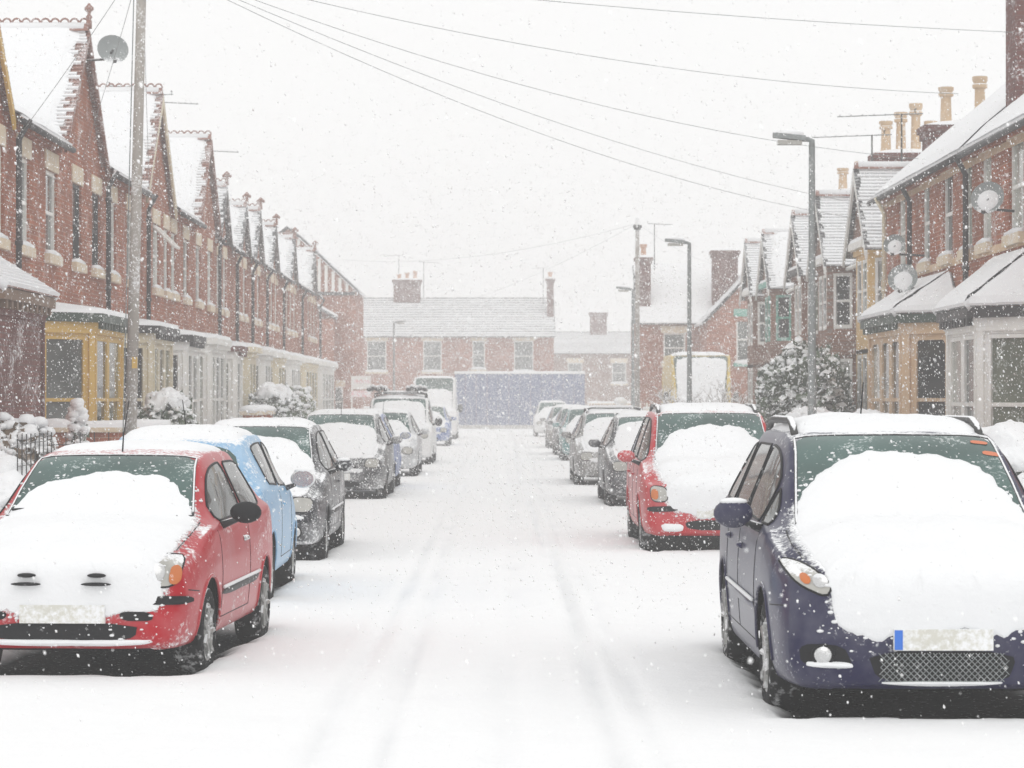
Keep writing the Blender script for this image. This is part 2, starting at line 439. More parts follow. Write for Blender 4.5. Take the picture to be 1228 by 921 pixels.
# ---------------------------------------------------------------- cars
def pchip(xs, ys):
    xs = np.array(xs, float); ys = np.array(ys, float); h = np.diff(xs); d = np.diff(ys) / h
    m = np.zeros(len(xs)); m[0] = d[0]; m[-1] = d[-1]
    for i in range(1, len(xs) - 1):
        if d[i - 1] * d[i] > 0:
            w1 = 2 * h[i] + h[i - 1]; w2 = h[i] + 2 * h[i - 1]
            m[i] = (w1 + w2) / (w1 / d[i - 1] + w2 / d[i])
    def f(x):
        x = min(max(x, xs[0]), xs[-1]); i = min(max(int(np.searchsorted(xs, x)) - 1, 0), len(h) - 1)
        t = (x - xs[i]) / h[i]
        return ((2*t**3 - 3*t*t + 1) * ys[i] + (t**3 - 2*t*t + t) * h[i] * m[i] + (-2*t**3 + 3*t*t) * ys[i+1] + (t**3 - t*t) * h[i] * m[i+1])
    return f
def catmull(P, sub):
    out = []; n = len(P)
    for i in range(n - 1):
        p0 = P[max(i - 1, 0)]; p1 = P[i]; p2 = P[i + 1]; p3 = P[min(i + 2, n - 1)]
        for k in range(sub):
            t = k / sub
            out.append(tuple(0.5 * ((2 * b) + (-a + c) * t + (2*a - 5*b + 4*c - d) * t*t + (-a + 3*b - 3*c + d) * t**3) for a, b, c, d in zip(p0, p1, p2, p3)))
    out.append(P[-1]); return out
def round_poly(P, it=2, n=40):
    P = list(P)
    for _ in range(it):
        Q = []
        for i in range(len(P)):
            a = P[i]; b = P[(i + 1) % len(P)]
            Q += [vl(a, b, 0.2), vl(a, b, 0.8)]
        P = Q
    P.append(P[0]); ls = [0]
    for a, b in zip(P, P[1:]): ls.append(ls[-1] + math.dist(a, b))
    out = []; j = 0
    for k in range(n):
        t = ls[-1] * k / n
        while ls[j + 1] < t: j += 1
        out.append(vl(P[j], P[j + 1], (t - ls[j]) / max(1e-9, ls[j + 1] - ls[j])))
    return out

class Car:
    """front at local y=0 facing -y, rear at y=L"""
    def __init__(s, name, label, spec, x, y, yaw, group='cars parked along the snowy street', cat='car'):
        s.sp = sp = spec
        s.W, s.L_, s.H = sp['W'], sp['L'], sp['H']
        s.root = thing(name, label, cat, (x, y, 0.0), R(yaw), group)
        s.res = sp.get('res', 1.0)
        s.loft()
        s.details()
    def loft(s):
        sp = s.sp; W, Ln, H = s.W, s.L_, s.H
        zb = sp.get('zb', 0.21); zf, zc = sp['zf'], sp['zc']; yc, yr0, yr1 = sp['yc'], sp['yr0'], sp['yr1']
        zbelt, zbr = sp.get('zbelt', zc - 0.03), sp.get('zbr', zc + 0.03)
        wr = sp.get('wr', 0.70); nose = sp.get('nose', 0.74)
        T = [(0.0, zb + .05, nose * W, zf - .17, zf - .08, (nose - .10) * W),
             (.03, zb + .03, (nose + .09) * W, zf - .13, zf - .04, (nose - .03) * W),
             (.12, zb, .925 * W, zf - .09, zf - .005, .76 * W),
             (.30, zb, .97 * W, zf - .05, zf + .035, .80 * W),
             (yc * .62, zb, .995 * W, lerp(zf, zc, .60) - .05, lerp(zf, zc, .60) + .035, .83 * W),
             (yc - .04, zb, W, zc - .05, zc + .005, .83 * W),
             (yc + .06, zb, W, zbelt, zc + .045, .82 * W),
             (lerp(yc, yr0, .5), zb, W, lerp(zbelt, zbr, .1), lerp(zc, H, .54), lerp(.82, wr, .5) * W),
             (yr0, zb, W, lerp(zbelt, zbr, .25), H - .045, (wr + .005) * W),
             (yr0 + .38, zb, W, lerp(zbelt, zbr, .4), H - .004, wr * W),
             (lerp(yr0, yr1, .62), zb, .998 * W, lerp(zbelt, zbr, .75), H - .004, wr * W),
             (yr1, zb, .985 * W, zbr, H - .075, (wr - .02) * W)]
        yh = sp.get('yh', Ln - .18)              # foot of the rear window
        T += [(lerp(yr1, yh, .55), zb, .97 * W, zbr + .01, lerp(H - .075, zbr + .06, .52), (wr + .02) * W),
              (yh, zb, .955 * W, zbr, zbr + .05, .78 * W)]
        if Ln - yh > .35: T += [(Ln - .14, zb, .945 * W, zbr - .03, zbr + .03, .76 * W)]
        T += [(Ln - .05, zb + .02, .90 * W, zbr - .10, zbr - .03, .70 * W), (Ln, zb + .07, .80 * W, zbr - .20, zbr - .14, .6 * W)]
        ys = [t[0] for t in T]
        s.fn = [pchip(ys, [t[k] for t in T]) for k in range(1, 6)]
        s.zs = s.fn[2]; s.zt = s.fn[3]; s.wt = s.fn[4]; s.w = s.fn[1]
        n = int(110 * s.res); sub = 4 if s.res >= .9 else 3
        wy = sp['wheels']; Rw = sp['Rw']; Ra = Rw + .05
        st = sorted(set([0, .012, .03, .06, .1, .15, Ln - .012, Ln - .03, Ln - .06, Ln - .1] + [Ln * k / n for k in range(1, n)] + ys))
        rings = []
        for y in st:
            zb_, w, zs, zt, wt = [f(y) for f in s.fn]
            k = min(1.0, max(.12, (zt - zs) / .25))
            half = [(0, zb_), (.55 * w, zb_), (.88 * w, zb_ + .015), (.965 * w, zb_ + .08), (.992 * w, lerp(zb_, zs, .33)), (w, lerp(zb_, zs, .62)), (.985 * w, lerp(zb_, zs, .9)),
                    (.95 * w, zs + .012), (lerp(.94 * w, wt, .52) + .012, lerp(zs, zt - .07 * k, .54)), (wt + .012 * k, zt - .075 * k), (.93 * wt, zt - .03 * k), (.62 * wt, zt - .008 * k), (0, zt)]
            half = catmull(half, sub)
            rings.append([(x, y, z) for x, z in half] + [(-x, y, z) for x, z in reversed(half[1:-1])])
        nr = len(rings[0]); V = [p for r in rings for p in r]; Fc = []
        for j in range(len(st) - 1):
            for i in range(nr):
                Fc.append((j * nr + i, j * nr + (i + 1) % nr, (j + 1) * nr + (i + 1) % nr, (j + 1) * nr + i))
        Fc.append(tuple(range(nr))[::-1]); Fc.append(tuple((len(st) - 1) * nr + i for i in range(nr)))
        s.bvh = BVHTree.FromPolygons([Vector(p) for p in V], Fc)
        ins = [0] * len(V); V2 = list(V)
        for q, (x, y, z) in enumerate(V):
            if abs(x) < .58 * s.W: continue
            for yw in wy:
                if (y - yw) ** 2 + (z - Rw) ** 2 < Ra * Ra:
                    ins[q] = 1
                    if z < Rw: V2[q] = (x, yw + math.copysign(math.sqrt(max(0, Ra * Ra - (z - Rw) ** 2)), y - yw), z)
                    else:
                        l = math.hypot(y - yw, z - Rw) or 1e-6
                        V2[q] = (x, yw + (y - yw) / l * Ra, Rw + (z - Rw) / l * Ra)
        F2 = [f for f in Fc if not all(ins[i] for i in f)]
        b = MB(); b.v = V2; b.f = F2; b.m = [1 if max(V2[i][2] for i in f) < zb + .02 else 0 for f in F2]
        s.body = b.build('body', [sp['paint'], 'underbody'], s.root, smooth=True)
    def hit(s, proj, a, b):
        if proj == 'top': o, d = Vector((a, b, 4)), Vector((0, 0, -1))
        elif proj == 'slant': o, d = Vector((a, b * .7071 - 3, b * .7071 + 3)), Vector((0, .7071, -.7071))
        elif proj == 'front': o, d = Vector((a, -2, b)), Vector((0, 1, 0))
        elif proj == 'rear': o, d = Vector((a, s.L_ + 2, b)), Vector((0, -1, 0))
        elif proj == 'right': o, d = Vector((3, a, b)), Vector((-1, 0, 0))
        else: o, d = Vector((-3, a, b)), Vector((1, 0, 0))
        p, n, i, t = s.bvh.ray_cast(o, d)
        if p is None: return None, None
        if n.dot(d) > 0: n = -n
        return p, n
    def patch(s, name, mat, proj, poly, off=.004, dome=0.0, parent=None, it=2, n=40, K=5, skirt=0.0, wob=0.0, power=3.0, edge=None, soft=False):
        """sheet that follows the body inside an outline; dome>0 makes a mound"""
        P = round_poly(poly, it, n) if it else list(poly); n = len(P)
        cx = sum(p[0] for p in P) / n; cy = sum(p[1] for p in P) / n
        b = MB(); rows = []
        seed = random.random() * 50
        for k in range(K + 1):
            r = k / K; r = 1 - (1 - r) ** 1.6 if dome else r
            row = []
            for p in P:
                rr = r * (1 + wob * (noise.noise(Vector((p[0] * 4, p[1] * 4, seed))) + .5 * noise.noise(Vector((p[0] * 14, p[1] * 14, seed))) + .25 * noise.noise(Vector((p[0] * 40, p[1] * 40, seed))))) if k else 0
                q = (cx + (p[0] - cx) * rr, cy + (p[1] - cy) * rr); h, nn = s.hit(proj, *q); t = 1.0
                while h is None and t > .3:
                    t -= .04; h, nn = s.hit(proj, cx + (p[0] - cx) * rr * t, cy + (p[1] - cy) * rr * t)
                if h is None: h, nn = Vector((0, 0, 0)), Vector((0, 0, 1))
                ed = 1 + .10 * noise.noise(Vector((q[0] * 9, q[1] * 9, seed + 9)))
                e = off + (dome * ed * max(0, 1 - r ** 2.2) ** .9 if dome and soft else dome * (max(0, 1 - r ** power)) ** .8 * (1 + .34 * noise.noise(Vector((q[0] * 3, q[1] * 3, seed))) + .13 * noise.noise(Vector((q[0] * 9, q[1] * 9, seed))) + .05 * noise.noise(Vector((q[0] * 25, q[1] * 25, seed)))) if dome else 0)
                if k == K and edge is not None: e = edge
                row.append(tuple(h + nn * e))
            if k == 0: rows.append(b.pts([row[0]]))
            else: rows.append(b.pts(row))
        fl = proj in ('front', 'left')
        for k in range(K):
            for i in range(n):
                j = (i + 1) % n
                f = (rows[0], rows[1] + i, rows[1] + j) if k == 0 else (rows[k] + i, rows[k + 1] + i, rows[k + 1] + j, rows[k] + j)
                b.face(f if not fl else f[::-1])
        return b.build(name, mat, parent or s.root, smooth=True)
    def line(s, name, mat, proj, pts, r=.006, off=0.0, parent=None, closed=False, seg=6, sub=6):
        P = []
        pts = list(pts) + ([pts[0]] if closed else [])
        for a, b in zip(pts, pts[1:]):
            for k in range(sub):
                h, nn = s.hit(proj, *vl(a, b, k / sub))
                if h is not None: P.append(tuple(h + nn * off))
        h, nn = s.hit(proj, *pts[-1])
        if h is not None: P.append(tuple(h + nn * off))
        if len(P) < 2: return None
        b = MB(); b.tube(P, r, seg); return b.build(name, mat, parent or s.root, smooth=True)
    def details(s):
        sp = s.sp; W, Ln, H = s.W, s.L_, s.H; root = s.root
        yc, yr0, yr1, zf, zc = sp['yc'], sp['yr0'], sp['yr1'], sp['zf'], sp['zc']; Rw = sp['Rw']
        near = sp.get('near', 0); far = sp.get('far', 0)
        # wheels
        for yw in sp['wheels']:
            for sg in (-1, 1):
                xo = sg * (W - .015); wd = .19; o = (xo - sg * wd, yw, Rw - .008)
                t = MB(); q = sg
                prof = [(Rw * .62, 0), (Rw * .93, 0), (Rw * .995, .03), (Rw, .06), (Rw, wd - .06), (Rw * .995, wd - .035), (Rw * .95, wd - .008), (Rw * .80, wd), (Rw * .68, wd - .012), (Rw * .62, wd - .03)]
                t.lathe([(r, h * q) for r, h in prof], o, 'x', 28 if not far else 16)
                wh = t.build('wheel', 'rubber', root); smooth_by_angle(wh, 50)
                r_ = MB(); rr = Rw * .64
                r_.lathe([(rr, q * (wd - .045)), (rr, q * (wd - .012)), (rr * .92, q * (wd - .012)), (rr * .86, q * (wd - .035)), (rr * .30, q * (wd - .018)), (rr * .24, q * (wd - .004)), (.001, q * (wd - .002))], o, 'x', 24 if not far else 14)
                if near:
                    for k in range(7):
                        a = 2 * math.pi * k / 7
                        c, n = math.cos(a), math.sin(a)
                        r_.tube([(o[0] + q * (wd - .016), o[1] + c * rr * .25, o[2] + n * rr * .25), (o[0] + q * (wd - .010), o[1] + c * rr * .9, o[2] + n * rr * .9)], [.014, .020], 6)
                ro = r_.build('rim', 'rim', wh); smooth_by_angle(ro, 40)
                a_ = MB(); Ra = Rw + .052; P = []
                seg = 14
                for k in range(seg + 1):
                    th = math.pi * (k / seg) * 1.12 - .06 * math.pi
                    P.append((yw + math.cos(th) * Ra, Rw + math.sin(th) * Ra))
                i0 = a_.pts([(sg * .45 * W, y, z) for y, z in P]); i1 = a_.pts([(sg * .955 * W, y, z) for y, z in P])
                for k in range(seg): a_.face((i0 + k, i0 + k + 1, i1 + k + 1, i1 + k))
                a_.poly([(sg * .45 * W, y, z) for y, z in P])
                a_.build('wheel_arch', 'underbody', root)
                if not far:
                    s.line('arch_lip', sp.get('lip', sp['paint']), 'right' if sg > 0 else 'left', [(y_, z_) for y_, z_ in
                       [(yw + math.cos(math.pi * k / 16) * (Ra + .014), Rw + math.sin(math.pi * k / 16) * (Ra + .014)) for k in range(17)]], .011, .0, sub=1)
        # windscreen
        ya, yb = yc + .08, yr0 - .0
        yb = lerp(yc, yr0, .97)
        def scr(e, y0, y1, bow=.05):
            rs = [(e * s.wt(y), y) for y in np.linspace(y0, y1, 5)]
            top = [(e * s.wt(y1) * t, y1 - .03 * (1 - t * t)) for t in (.6, .2, -.2, -.6)]
            bot = [(e * s.wt(y0) * t, y0 - bow * (1 - t * t)) for t in (-.6, -.2, .2, .6)]
            return rs + top + [(-x, y) for x, y in reversed(rs)] + bot
        g = s.patch('windscreen', 'screen', 'top', scr(.915, ya, yb), .005, it=1, n=56, K=8)
        s.line('windscreen_seal', 'plastic_black', 'top', scr(.93, ya - .01, yb + .02), .009, .003, g, closed=True, sub=3)
        if 'stickers' in sp:
            for (x, y) in sp['stickers']:
                s.patch('sticker', 'sticker', 'top', [(x - .05, y - .022), (x + .05, y - .022), (x + .05, y + .022), (x - .05, y + .022)], .008, parent=g, it=0 or 1, n=12, K=2)
        if near:
            for x0 in (-.30, .22):
                wp = s.line('wiper', 'plastic_clean', 'top', [(x0 + .30, ya - .06), (x0 + .02, ya + .015), (x0 - .28, ya + .03)], .008, .02, g)
        # side windows
        for side, sg in (('right', 1), ('left', -1)):
            wins = sp['windows']
            for (y0, y1) in wins:
                bot = [(y, s.zs(y) + .045) for y in np.linspace(y0, y1, 4)]
                def topz(y): return s.zt(y) - sp.get('headroom', .105)
                tops = []
                for y in np.linspace(y1, y0, 7):
                    z = topz(y)
                    if z > s.zs(y) + .09: tops.append((y, z))
                if len(tops) < 2: continue
                pol = bot + tops
                w = s.patch('side_window', 'side_glass', side, pol, .004, it=1, n=36, K=4)
                if not far: s.line('window_trim', sp.get('trim', 'plastic_clean'), side, round_poly(pol, 1, 30), .009, .002, w, closed=True, sub=1)
            if not far:
                for (y, z0, z1) in sp.get('seams', []):
                    s.line('door_seam', 'plastic_clean', side, [(y, z0), (y + .03, (z0 + z1) / 2), (y, z1)], .004, -.001)
                if sp.get('seams'):
                    ya_, yb_ = sp['seams'][0][0], sp['seams'][-1][0]; zq = sp['seams'][0][1]
                    s.line('door_seam', 'plastic_clean', side, [(ya_, zq), (yb_, zq)], .004, -.001)
                for (y, z) in sp.get('handles', []):
                    s.patch('door_handle', sp.get('handle_mat', sp['paint']), side, [(y - .07, z - .02), (y + .07, z - .02), (y + .07, z + .02), (y - .07, z + .02)], .004, .028, it=2, n=18, K=3)
            if sp.get('moulding'):
                z = sp['moulding']; y0, y1 = sp['wheels'][0] + Rw + .1, sp['wheels'][1] - Rw - .1
                mo = s.patch('side_moulding', sp.get('mould_mat', 'plastic_black'), side, [(y0, z - .028), (y1, z - .018), (y1, z + .038), (y0, z + .028)], .004, .016, it=1, n=30, K=3, power=8)
                s.line('snow', 'snow', side, [(y0 + .03, z + .032), (y1 - .03, z + .042)], .012, .010, mo)
            # mirror
            my = sp.get('my', yc + .32); mz = s.zs(my) + .10; mx = sg * (W + .115)
            rs = MB(); mr = sp.get('mirror', (.105, .055, .072))
            rs.ellipsoid((mx, my, mz), mr, 14, 9)
            rs.v = [(x, y if y < my + .02 else my + .02, z) for x, y, z in rs.v]
            mo = rs.build('door_mirror', sp.get('mirror_mat', sp['paint']), root, smooth=True)
            gl = MB(); gl.lathe([(.86, 0), (.86, .002)], (0, 0, 0), 'y', 18)
            gl.v = [(mx + x * mr[0], my + .021 + y, mz + z * mr[2]) for x, y, z in gl.v]
            gl.build('mirror_glass', 'chrome', mo)
            stalk = MB(); stalk.tube([(sg * (W - .08), my + .01, mz - .10), (sg * (W + .03), my, mz - .055), (mx, my, mz - .02)], [.03, .022, .02], 8)
            stalk.build('stalk', 'plastic_black', mo, smooth=True)
            if sp.get('mirror_snow', 1):
                ms = MB(); ms.ellipsoid((mx, my - .01, mz + mr[2] * .82), (mr[0] * .72, .035, .022), 12, 6); ms.build('snow', 'snow', mo, smooth=True)
        if near:
            for sg in (-1, 1):
                s.line('bonnet_seam', 'plastic_clean', 'top', [(sg * .80 * W, .30), (sg * .845 * W, yc * .6), (sg * .83 * W, yc + .02)], .005, -.001)
                s.line('bumper_seam', 'plastic_clean', 'right' if sg > 0 else 'left', [(.14, zf - .22), (sp['wheels'][0] - Rw - .06, zf - .24)], .004, -.001)
        # rear window, tail lamps
        yh = sp.get('yh', Ln - .18)
        y0, y1 = lerp(yr1, yh, .16), lerp(yr1, yh, .86)
        if sp.get('rear_window', 1):
            s.patch('rear_window', 'screen', 'top', [(.86 * s.wt(y0), y0), (.90 * s.wt(y1), y1), (-.90 * s.wt(y1), y1), (-.86 * s.wt(y0), y0)], .005, it=2, n=32, K=4)
            s.patch('rear_window_snow', 'snow', 'top', [(.70 * s.wt(y0), y0 + .05), (.86 * s.wt(y1), y1 + .04), (-.86 * s.wt(y1), y1 + .04), (-.70 * s.wt(y0), y0 + .05)], .002, .045, it=2, n=32, K=6, edge=-.004, wob=.05)
        zr = s.zs(yh)
        for sg in (-1, 1):
            s.patch('tail_lamp', 'lens_red', 'rear', [(sg * .60 * W, zr - .26), (sg * .86 * W, zr - .28), (sg * .84 * W, zr - .06), (sg * .66 * W, zr - .08)], .008, it=2, n=18, K=3)
        s.patch('rear_plate', 'plate', 'rear', [(-.26, .48), (.26, .48), (.26, .59), (-.26, .59)], .012, it=0, K=3)
        # front
        for sg in (-1, 1):
            hl = [(sg * x * W, zf + z) for x, z in sp['lamp']]
            hd = s.patch('headlight', 'lens', 'front', hl, .006, it=2, n=26, K=4)
            s.line('headlight_rim', 'plastic_clean', 'front', round_poly(hl, 2, 22), .007, .003, hd, closed=True, sub=1)
            if 'amber' in sp:
                s.patch('reflector', 'chrome', 'front', [(sg * W * (sp['refl'][0] + sp['refl'][2] * math.cos(a)), zf + sp['refl'][1] + sp['refl'][3] * math.sin(a)) for a in np.linspace(0, 2 * math.pi, 15)[:-1]], .010, .008, parent=hd, it=0, K=3) if 'refl' in sp else None
                s.patch('indicator', 'lens_amber', 'front', [(sg * x * W, zf + z) for x, z in sp['amber']], .012, parent=hd, it=2, n=18, K=3)
            if 'fog' in sp:
                fx, fz, fr = sp['fog']
                fg = s.patch('fog_lamp', 'chrome', 'front', [(sg * fx + fr * math.cos(a), fz + fr * math.sin(a)) for a in np.linspace(0, 2 * math.pi, 18)[:-1]], .010, .012, it=0, K=3)
                s.line('fog_lamp_rim', 'plastic_clean', 'front', [(sg * fx + (fr + .008) * math.cos(a), fz + (fr + .008) * math.sin(a)) for a in np.linspace(0, 2 * math.pi, 18)[:-1]], .008, .006, fg, closed=True, sub=1)
            for pol in sp.get('front_mirrored', []):
                nm, mat, pp, off = pol
                s.patch(nm, mat, 'front', [(sg * x, z) for x, z in pp], off, it=1, n=26, K=3)
        for nm, mat, pp, off in sp.get('front', []):
            s.patch(nm, mat, 'front', pp, off, it=1, n=40, K=5)
        if sp.get('mesh_grille'):
            x0, x1, z0, z1 = sp['mesh_grille']; mg = MB()
            k = x0 - (z1 - z0)
            while k < x1:
                for sgn in (1, -1):
                    a, b = ((k, z0), (k + (z1 - z0), z1)) if sgn > 0 else ((k, z1), (k + (z1 - z0), z0))
                    P = []
                    for t in np.linspace(0, 1, 5):
                        q = vl(a, b, t)
                        if x0 < q[0] < x1:
                            h, nn = s.hit('front', *q)
                            if h is not None: P.append(tuple(h + nn * .012))
                    if len(P) > 1: mg.tube(P, .0024, 4, caps=False)
                k += .032
            mg.build('grille_mesh', 'steel_grey', root)
        if 'plate' in sp:
            z = sp['plate']
            pl = MB(); h, nn = s.hit('front', 0, z + .055)
            yy = h.y - .03
            pl.box(-.262, .262, yy, yy + .06, z, z + .112); po = pl.build('number_plate', 'plate', root)
            if sp.get('euro'):
                e = MB(); e.box(-.258, -.215, yy - .003, yy + .01, z + .004, z + .108); e.build('blue_band', 'euro_blue', po)
        # snow lying on the car
        sn = sp.get('snow', {})
        top_y = lerp(yc, yr0, sn.get('climb', .62))
        hw = sn.get('hw', .74)
        side = sn.get('side', .16)
        y_s = lerp(yc, yr0, side)
        pol = [(hw * .80 * W, sn.get('y0', .10)), (hw * W, .34), (hw * 1.06 * W, yc * .75), (.94 * s.wt(yc + .05), yc + .02), (.93 * s.wt(y_s), y_s), (.70 * s.wt(top_y), lerp(y_s, top_y, .72)), (.42 * s.wt(top_y), top_y - .02), (0.05, top_y)]
        pol += [(-x, y + sn.get('skew', 0) * min(1, max(0, y - yc))) for x, y in reversed(pol[:-1])]
        if 'drape' in sn:                       # one blanket from the windscreen over the bonnet and down the nose
            zlow, xl, xh = sn['drape']; SQ = .7071
            def bt(y): return SQ * (y + s.zt(y))
            ha = [(xl * .55, SQ * (zlow - .015)), (xl, SQ * (zlow + .02)), (xl * 1.06, SQ * (zlow + .14)), (xh * .93, SQ * (zf - .06)), (xh, bt(.28)), (xh * 1.04, bt(yc * .7)), (xh * 1.02, bt(yc - .05)),
                  (.93 * s.wt(y_s), bt(y_s)), (.84 * s.wt(lerp(y_s, top_y, .5)), bt(lerp(y_s, top_y, .50))), (.62 * s.wt(top_y), bt(lerp(y_s, top_y, .84))), (.30 * s.wt(top_y), bt(top_y) - .015), (0.0, bt(top_y))]
            poly = [(0.0, SQ * (zlow - .02))] + ha + [(-x, b_) for x, b_ in reversed(ha[:-1])]
            s.patch('bonnet_snow', 'snow', 'slant', poly, .0, sn.get('t', .085), it=2, n=200, K=22, edge=-.008, wob=.06, power=sn.get('power', 3.0))
            big = [(x * 1.13, SQ * 1.15 + (b_ - SQ * 1.15) * 1.10) for x, b_ in poly]
            du = s.patch('snow_dusting', 'snow_dusting', 'slant', big, .004, it=2, n=120, K=16)
            dv = [0.0] * len(du.data.vertices)
            for q in range(len(dv)): dv[q] = max(0.0, ((q - 1) // 120 + 1) / 16 - .82) / .18 if q else 0.0
            du.data.attributes.new('fade', 'FLOAT', 'POINT').data.foreach_set('value', dv)
            rnd = random.Random(int(s.L_ * 100)); sm = MB(); out = round_poly(poly, 2, 120); cy = sum(p[1] for p in out) / 120
            for k in range(300):                  # grains and clots round the edge of the blanket
                p = out[rnd.randrange(120)]; e = 1.0 + abs(rnd.gauss(0, .07)) - .02
                h, nn = s.hit('slant', p[0] * e, cy + (p[1] - cy) * e)
                if h is None or nn.z < -.2: continue
                q = .003 + .010 * rnd.random() ** 2.5; sm.ellipsoid(tuple(h), (q * (1 + rnd.random()), q * (1 + rnd.random()), q * .8), 5, 4)
            tag(sm.build('snow_grains', 'snow', root, smooth=True), kind='stuff')
        else: s.patch('bonnet_snow', 'snow', 'top', pol, .0, sn.get('t', .085), it=2, n=110, K=14, edge=-.006, wob=.05, power=3.2)
        ye = sp.get('roof_snow_end', yr1)
        rp = [(.86 * s.wt(yr0 + .1), yr0 + sn.get('roof0', .14)), (.95 * s.wt(yr0 + .4), yr0 + .4), (.93 * s.wt(ye), ye - .05), (.7 * s.wt(ye), ye + .02)]
        rp += [(-x, y) for x, y in reversed(rp)]
        s.patch('roof_snow', 'snow', 'top', rp, .0, sn.get('rt', .05), it=2, n=60, K=8, edge=-.006, wob=.02, power=6)
        for nm, proj, pp, t in sn.get('extra', []):
            s.patch(nm, 'snow', proj, pp, .0, t, it=2, n=90, K=9, edge=-.007, wob=.16, soft=True)
            if sn.get('mirror_extra') and nm == 'corner_snow':
                s.patch(nm, 'snow', proj, [(-x, z) for x, z in pp], .0, t, it=2, n=60, K=7, edge=-.007, wob=.16, soft=True)
        # aerial, rails, racks
        if sp.get('aerial'):
            x, y, ln, lean = sp['aerial']; h, nn = s.hit('top', x, y)
            a = MB(); a.tube([tuple(h - Vector((0, 0, .02))), tuple(h + Vector((0, lean * ln * .3, ln * .3))), tuple(h + Vector((0.02, lean * ln, ln)))], [.007, .005, .004], 6); a.build('aerial', 'plastic_clean', root)
        if sp.get('rails'):
            for sg in (-1, 1):
                y0, y1 = yr0 + .12, yr1 - .05; P = []
                for k in range(13):
                    y = lerp(y0, y1, k / 12); h, nn = s.hit('top', sg * .90 * s.wt(y), y)
                    P.append((h.x, y, h.z + .075 * min(1, min(k, 12 - k) / 1.6) - .01))
                a = MB(); a.tube(P, .024, 8); a.build('roof_rail', sp['rails'], root, smooth=True)
        if sp.get('bars'):
            for y in sp['bars']:
                hb = sp.get('bar_h', .10)
                a = MB(); h, nn = s.hit('top', 0, y)
                a.tube([(-.80 * s.wt(y) - .08, y, h.z - .06), (-.80 * s.wt(y) - .08, y, h.z + hb - .03), (-.72 * s.wt(y), y, h.z + hb), (.72 * s.wt(y), y, h.z + hb), (.80 * s.wt(y) + .08, y, h.z + hb - .03), (.80 * s.wt(y) + .08, y, h.z - .06)], .022, 6)
                ro = a.build('roof_bar', 'steel_dark', root)
                n_ = MB(); n_.tube([(-.6 * s.wt(y), y, h.z + hb + .02), (.6 * s.wt(y), y, h.z + hb + .02)], .03, 6); n_.build('snow', 'snow', ro)

HATCH = dict(W=.80, L=3.70, H=1.44, zf=.72, zc=.94, yc=.98, yr0=1.68, yr1=3.12, zbelt=.90, zbr=.97, Rw=.285, wheels=(.68, 3.04), wr=.70,
             windows=[(1.22, 2.12), (2.20, 2.96)], seams=[(1.12, .36, .90), (2.20, .36, .92)], handles=[(2.02, .80)],
             lamp=[(.56, -.19), (.84, -.20), (.87, -.06), (.62, -.03)], plate=.38,
             front=[('lower_grille', 'plastic_clean', [(-.42, .26), (.42, .26), (.42, .36), (-.42, .36)], .006), ('grille', 'plastic_clean', [(-.36, .56), (.36, .56), (.36, .64), (-.36, .64)], .004)],
             snow=dict(extra=[('bumper_snow', 'front', [(-.60, .47), (.60, .47), (.56, .56), (-.56, .56)], .05)]))
def spec(base=HATCH, **k):
    d = dict(base); d.update(k); return d
def scaled(W, Ln, H, base=HATCH, **k):
    """a car of another size with the same arrangement"""
    d = dict(base); fy = Ln / base['L']; fz = H / base['H']; fx = W / base['W']
    for key in ('yc', 'yr0', 'yr1'): d[key] = base[key] * fy
    for key in ('zf', 'zc', 'zbelt', 'zbr'): d[key] = base[key] * (fz * .6 + .4)
    d['windows'] = [(a * fy, b * fy) for a, b in base['windows']]
    d['seams'] = [(a * fy, b, c * fz) for a, b, c in base['seams']]; d['handles'] = [(a * fy, b * fz) for a, b in base['handles']]
    d['wheels'] = (base['wheels'][0] * fy, base['wheels'][1] * fy)
    d.update(W=W, L=Ln, H=H); d.update(k); return d
POS = {k: (x, y, a) for k, x, y, a, w, l in CARS}
def put(key, name, label, sp, cat='car'):
    x, y, a = POS[key]
    return Car(name, label, sp, x, y, a, cat=cat)

put('red_hatch', 'parked_car', 'small bright red three-door hatchback at the front of the row, nose thick with snow', spec(
    paint='car_red', near=1, zf=.80, zc=.95, H=1.42, zbelt=.90, zbr=.96, nose=.75, mirror_mat='plastic_clean', moulding=.50, handle_mat='chrome', mirror_snow=0,
    windows=[(1.24, 2.16), (2.24, 3.00)], seams=[(1.06, .34, .90), (2.22, .34, .94)], handles=[(2.05, .80)],
    lamp=[(.60, -.19), (.86, -.20), (.90, -.02), (.72, .0), (.62, -.04)], amber=[(.80, -.17), (.845, -.185), (.88, -.16), (.885, -.10), (.86, -.07), (.81, -.08)], refl=(.71, -.11, .065, .055),
    front=[('lower_grille', 'plastic_clean', [(-.44, .275), (.44, .275), (.46, .385), (-.46, .385)], .006)],
    front_mirrored=[('bumper_strip', 'plastic_clean', [(.50, .50), (.76, .495), (.76, .545), (.56, .555)], .010), ('fog_recess', 'plastic_clean', [(.36, .40), (.56, .40), (.54, .455), (.34, .455)], .006)],
    plate=.385, aerial=(.0, 1.78, .34, .35),
    snow=dict(climb=.66, side=.10, t=.062, y0=.16, rt=.04, roof0=.22, drape=(.44, .58, .62), extra=[
        ('lip_snow', 'front', [(-.52, .250), (.52, .250), (.62, .285), (.46, .285), (-.46, .285), (-.62, .285)], .022)])))
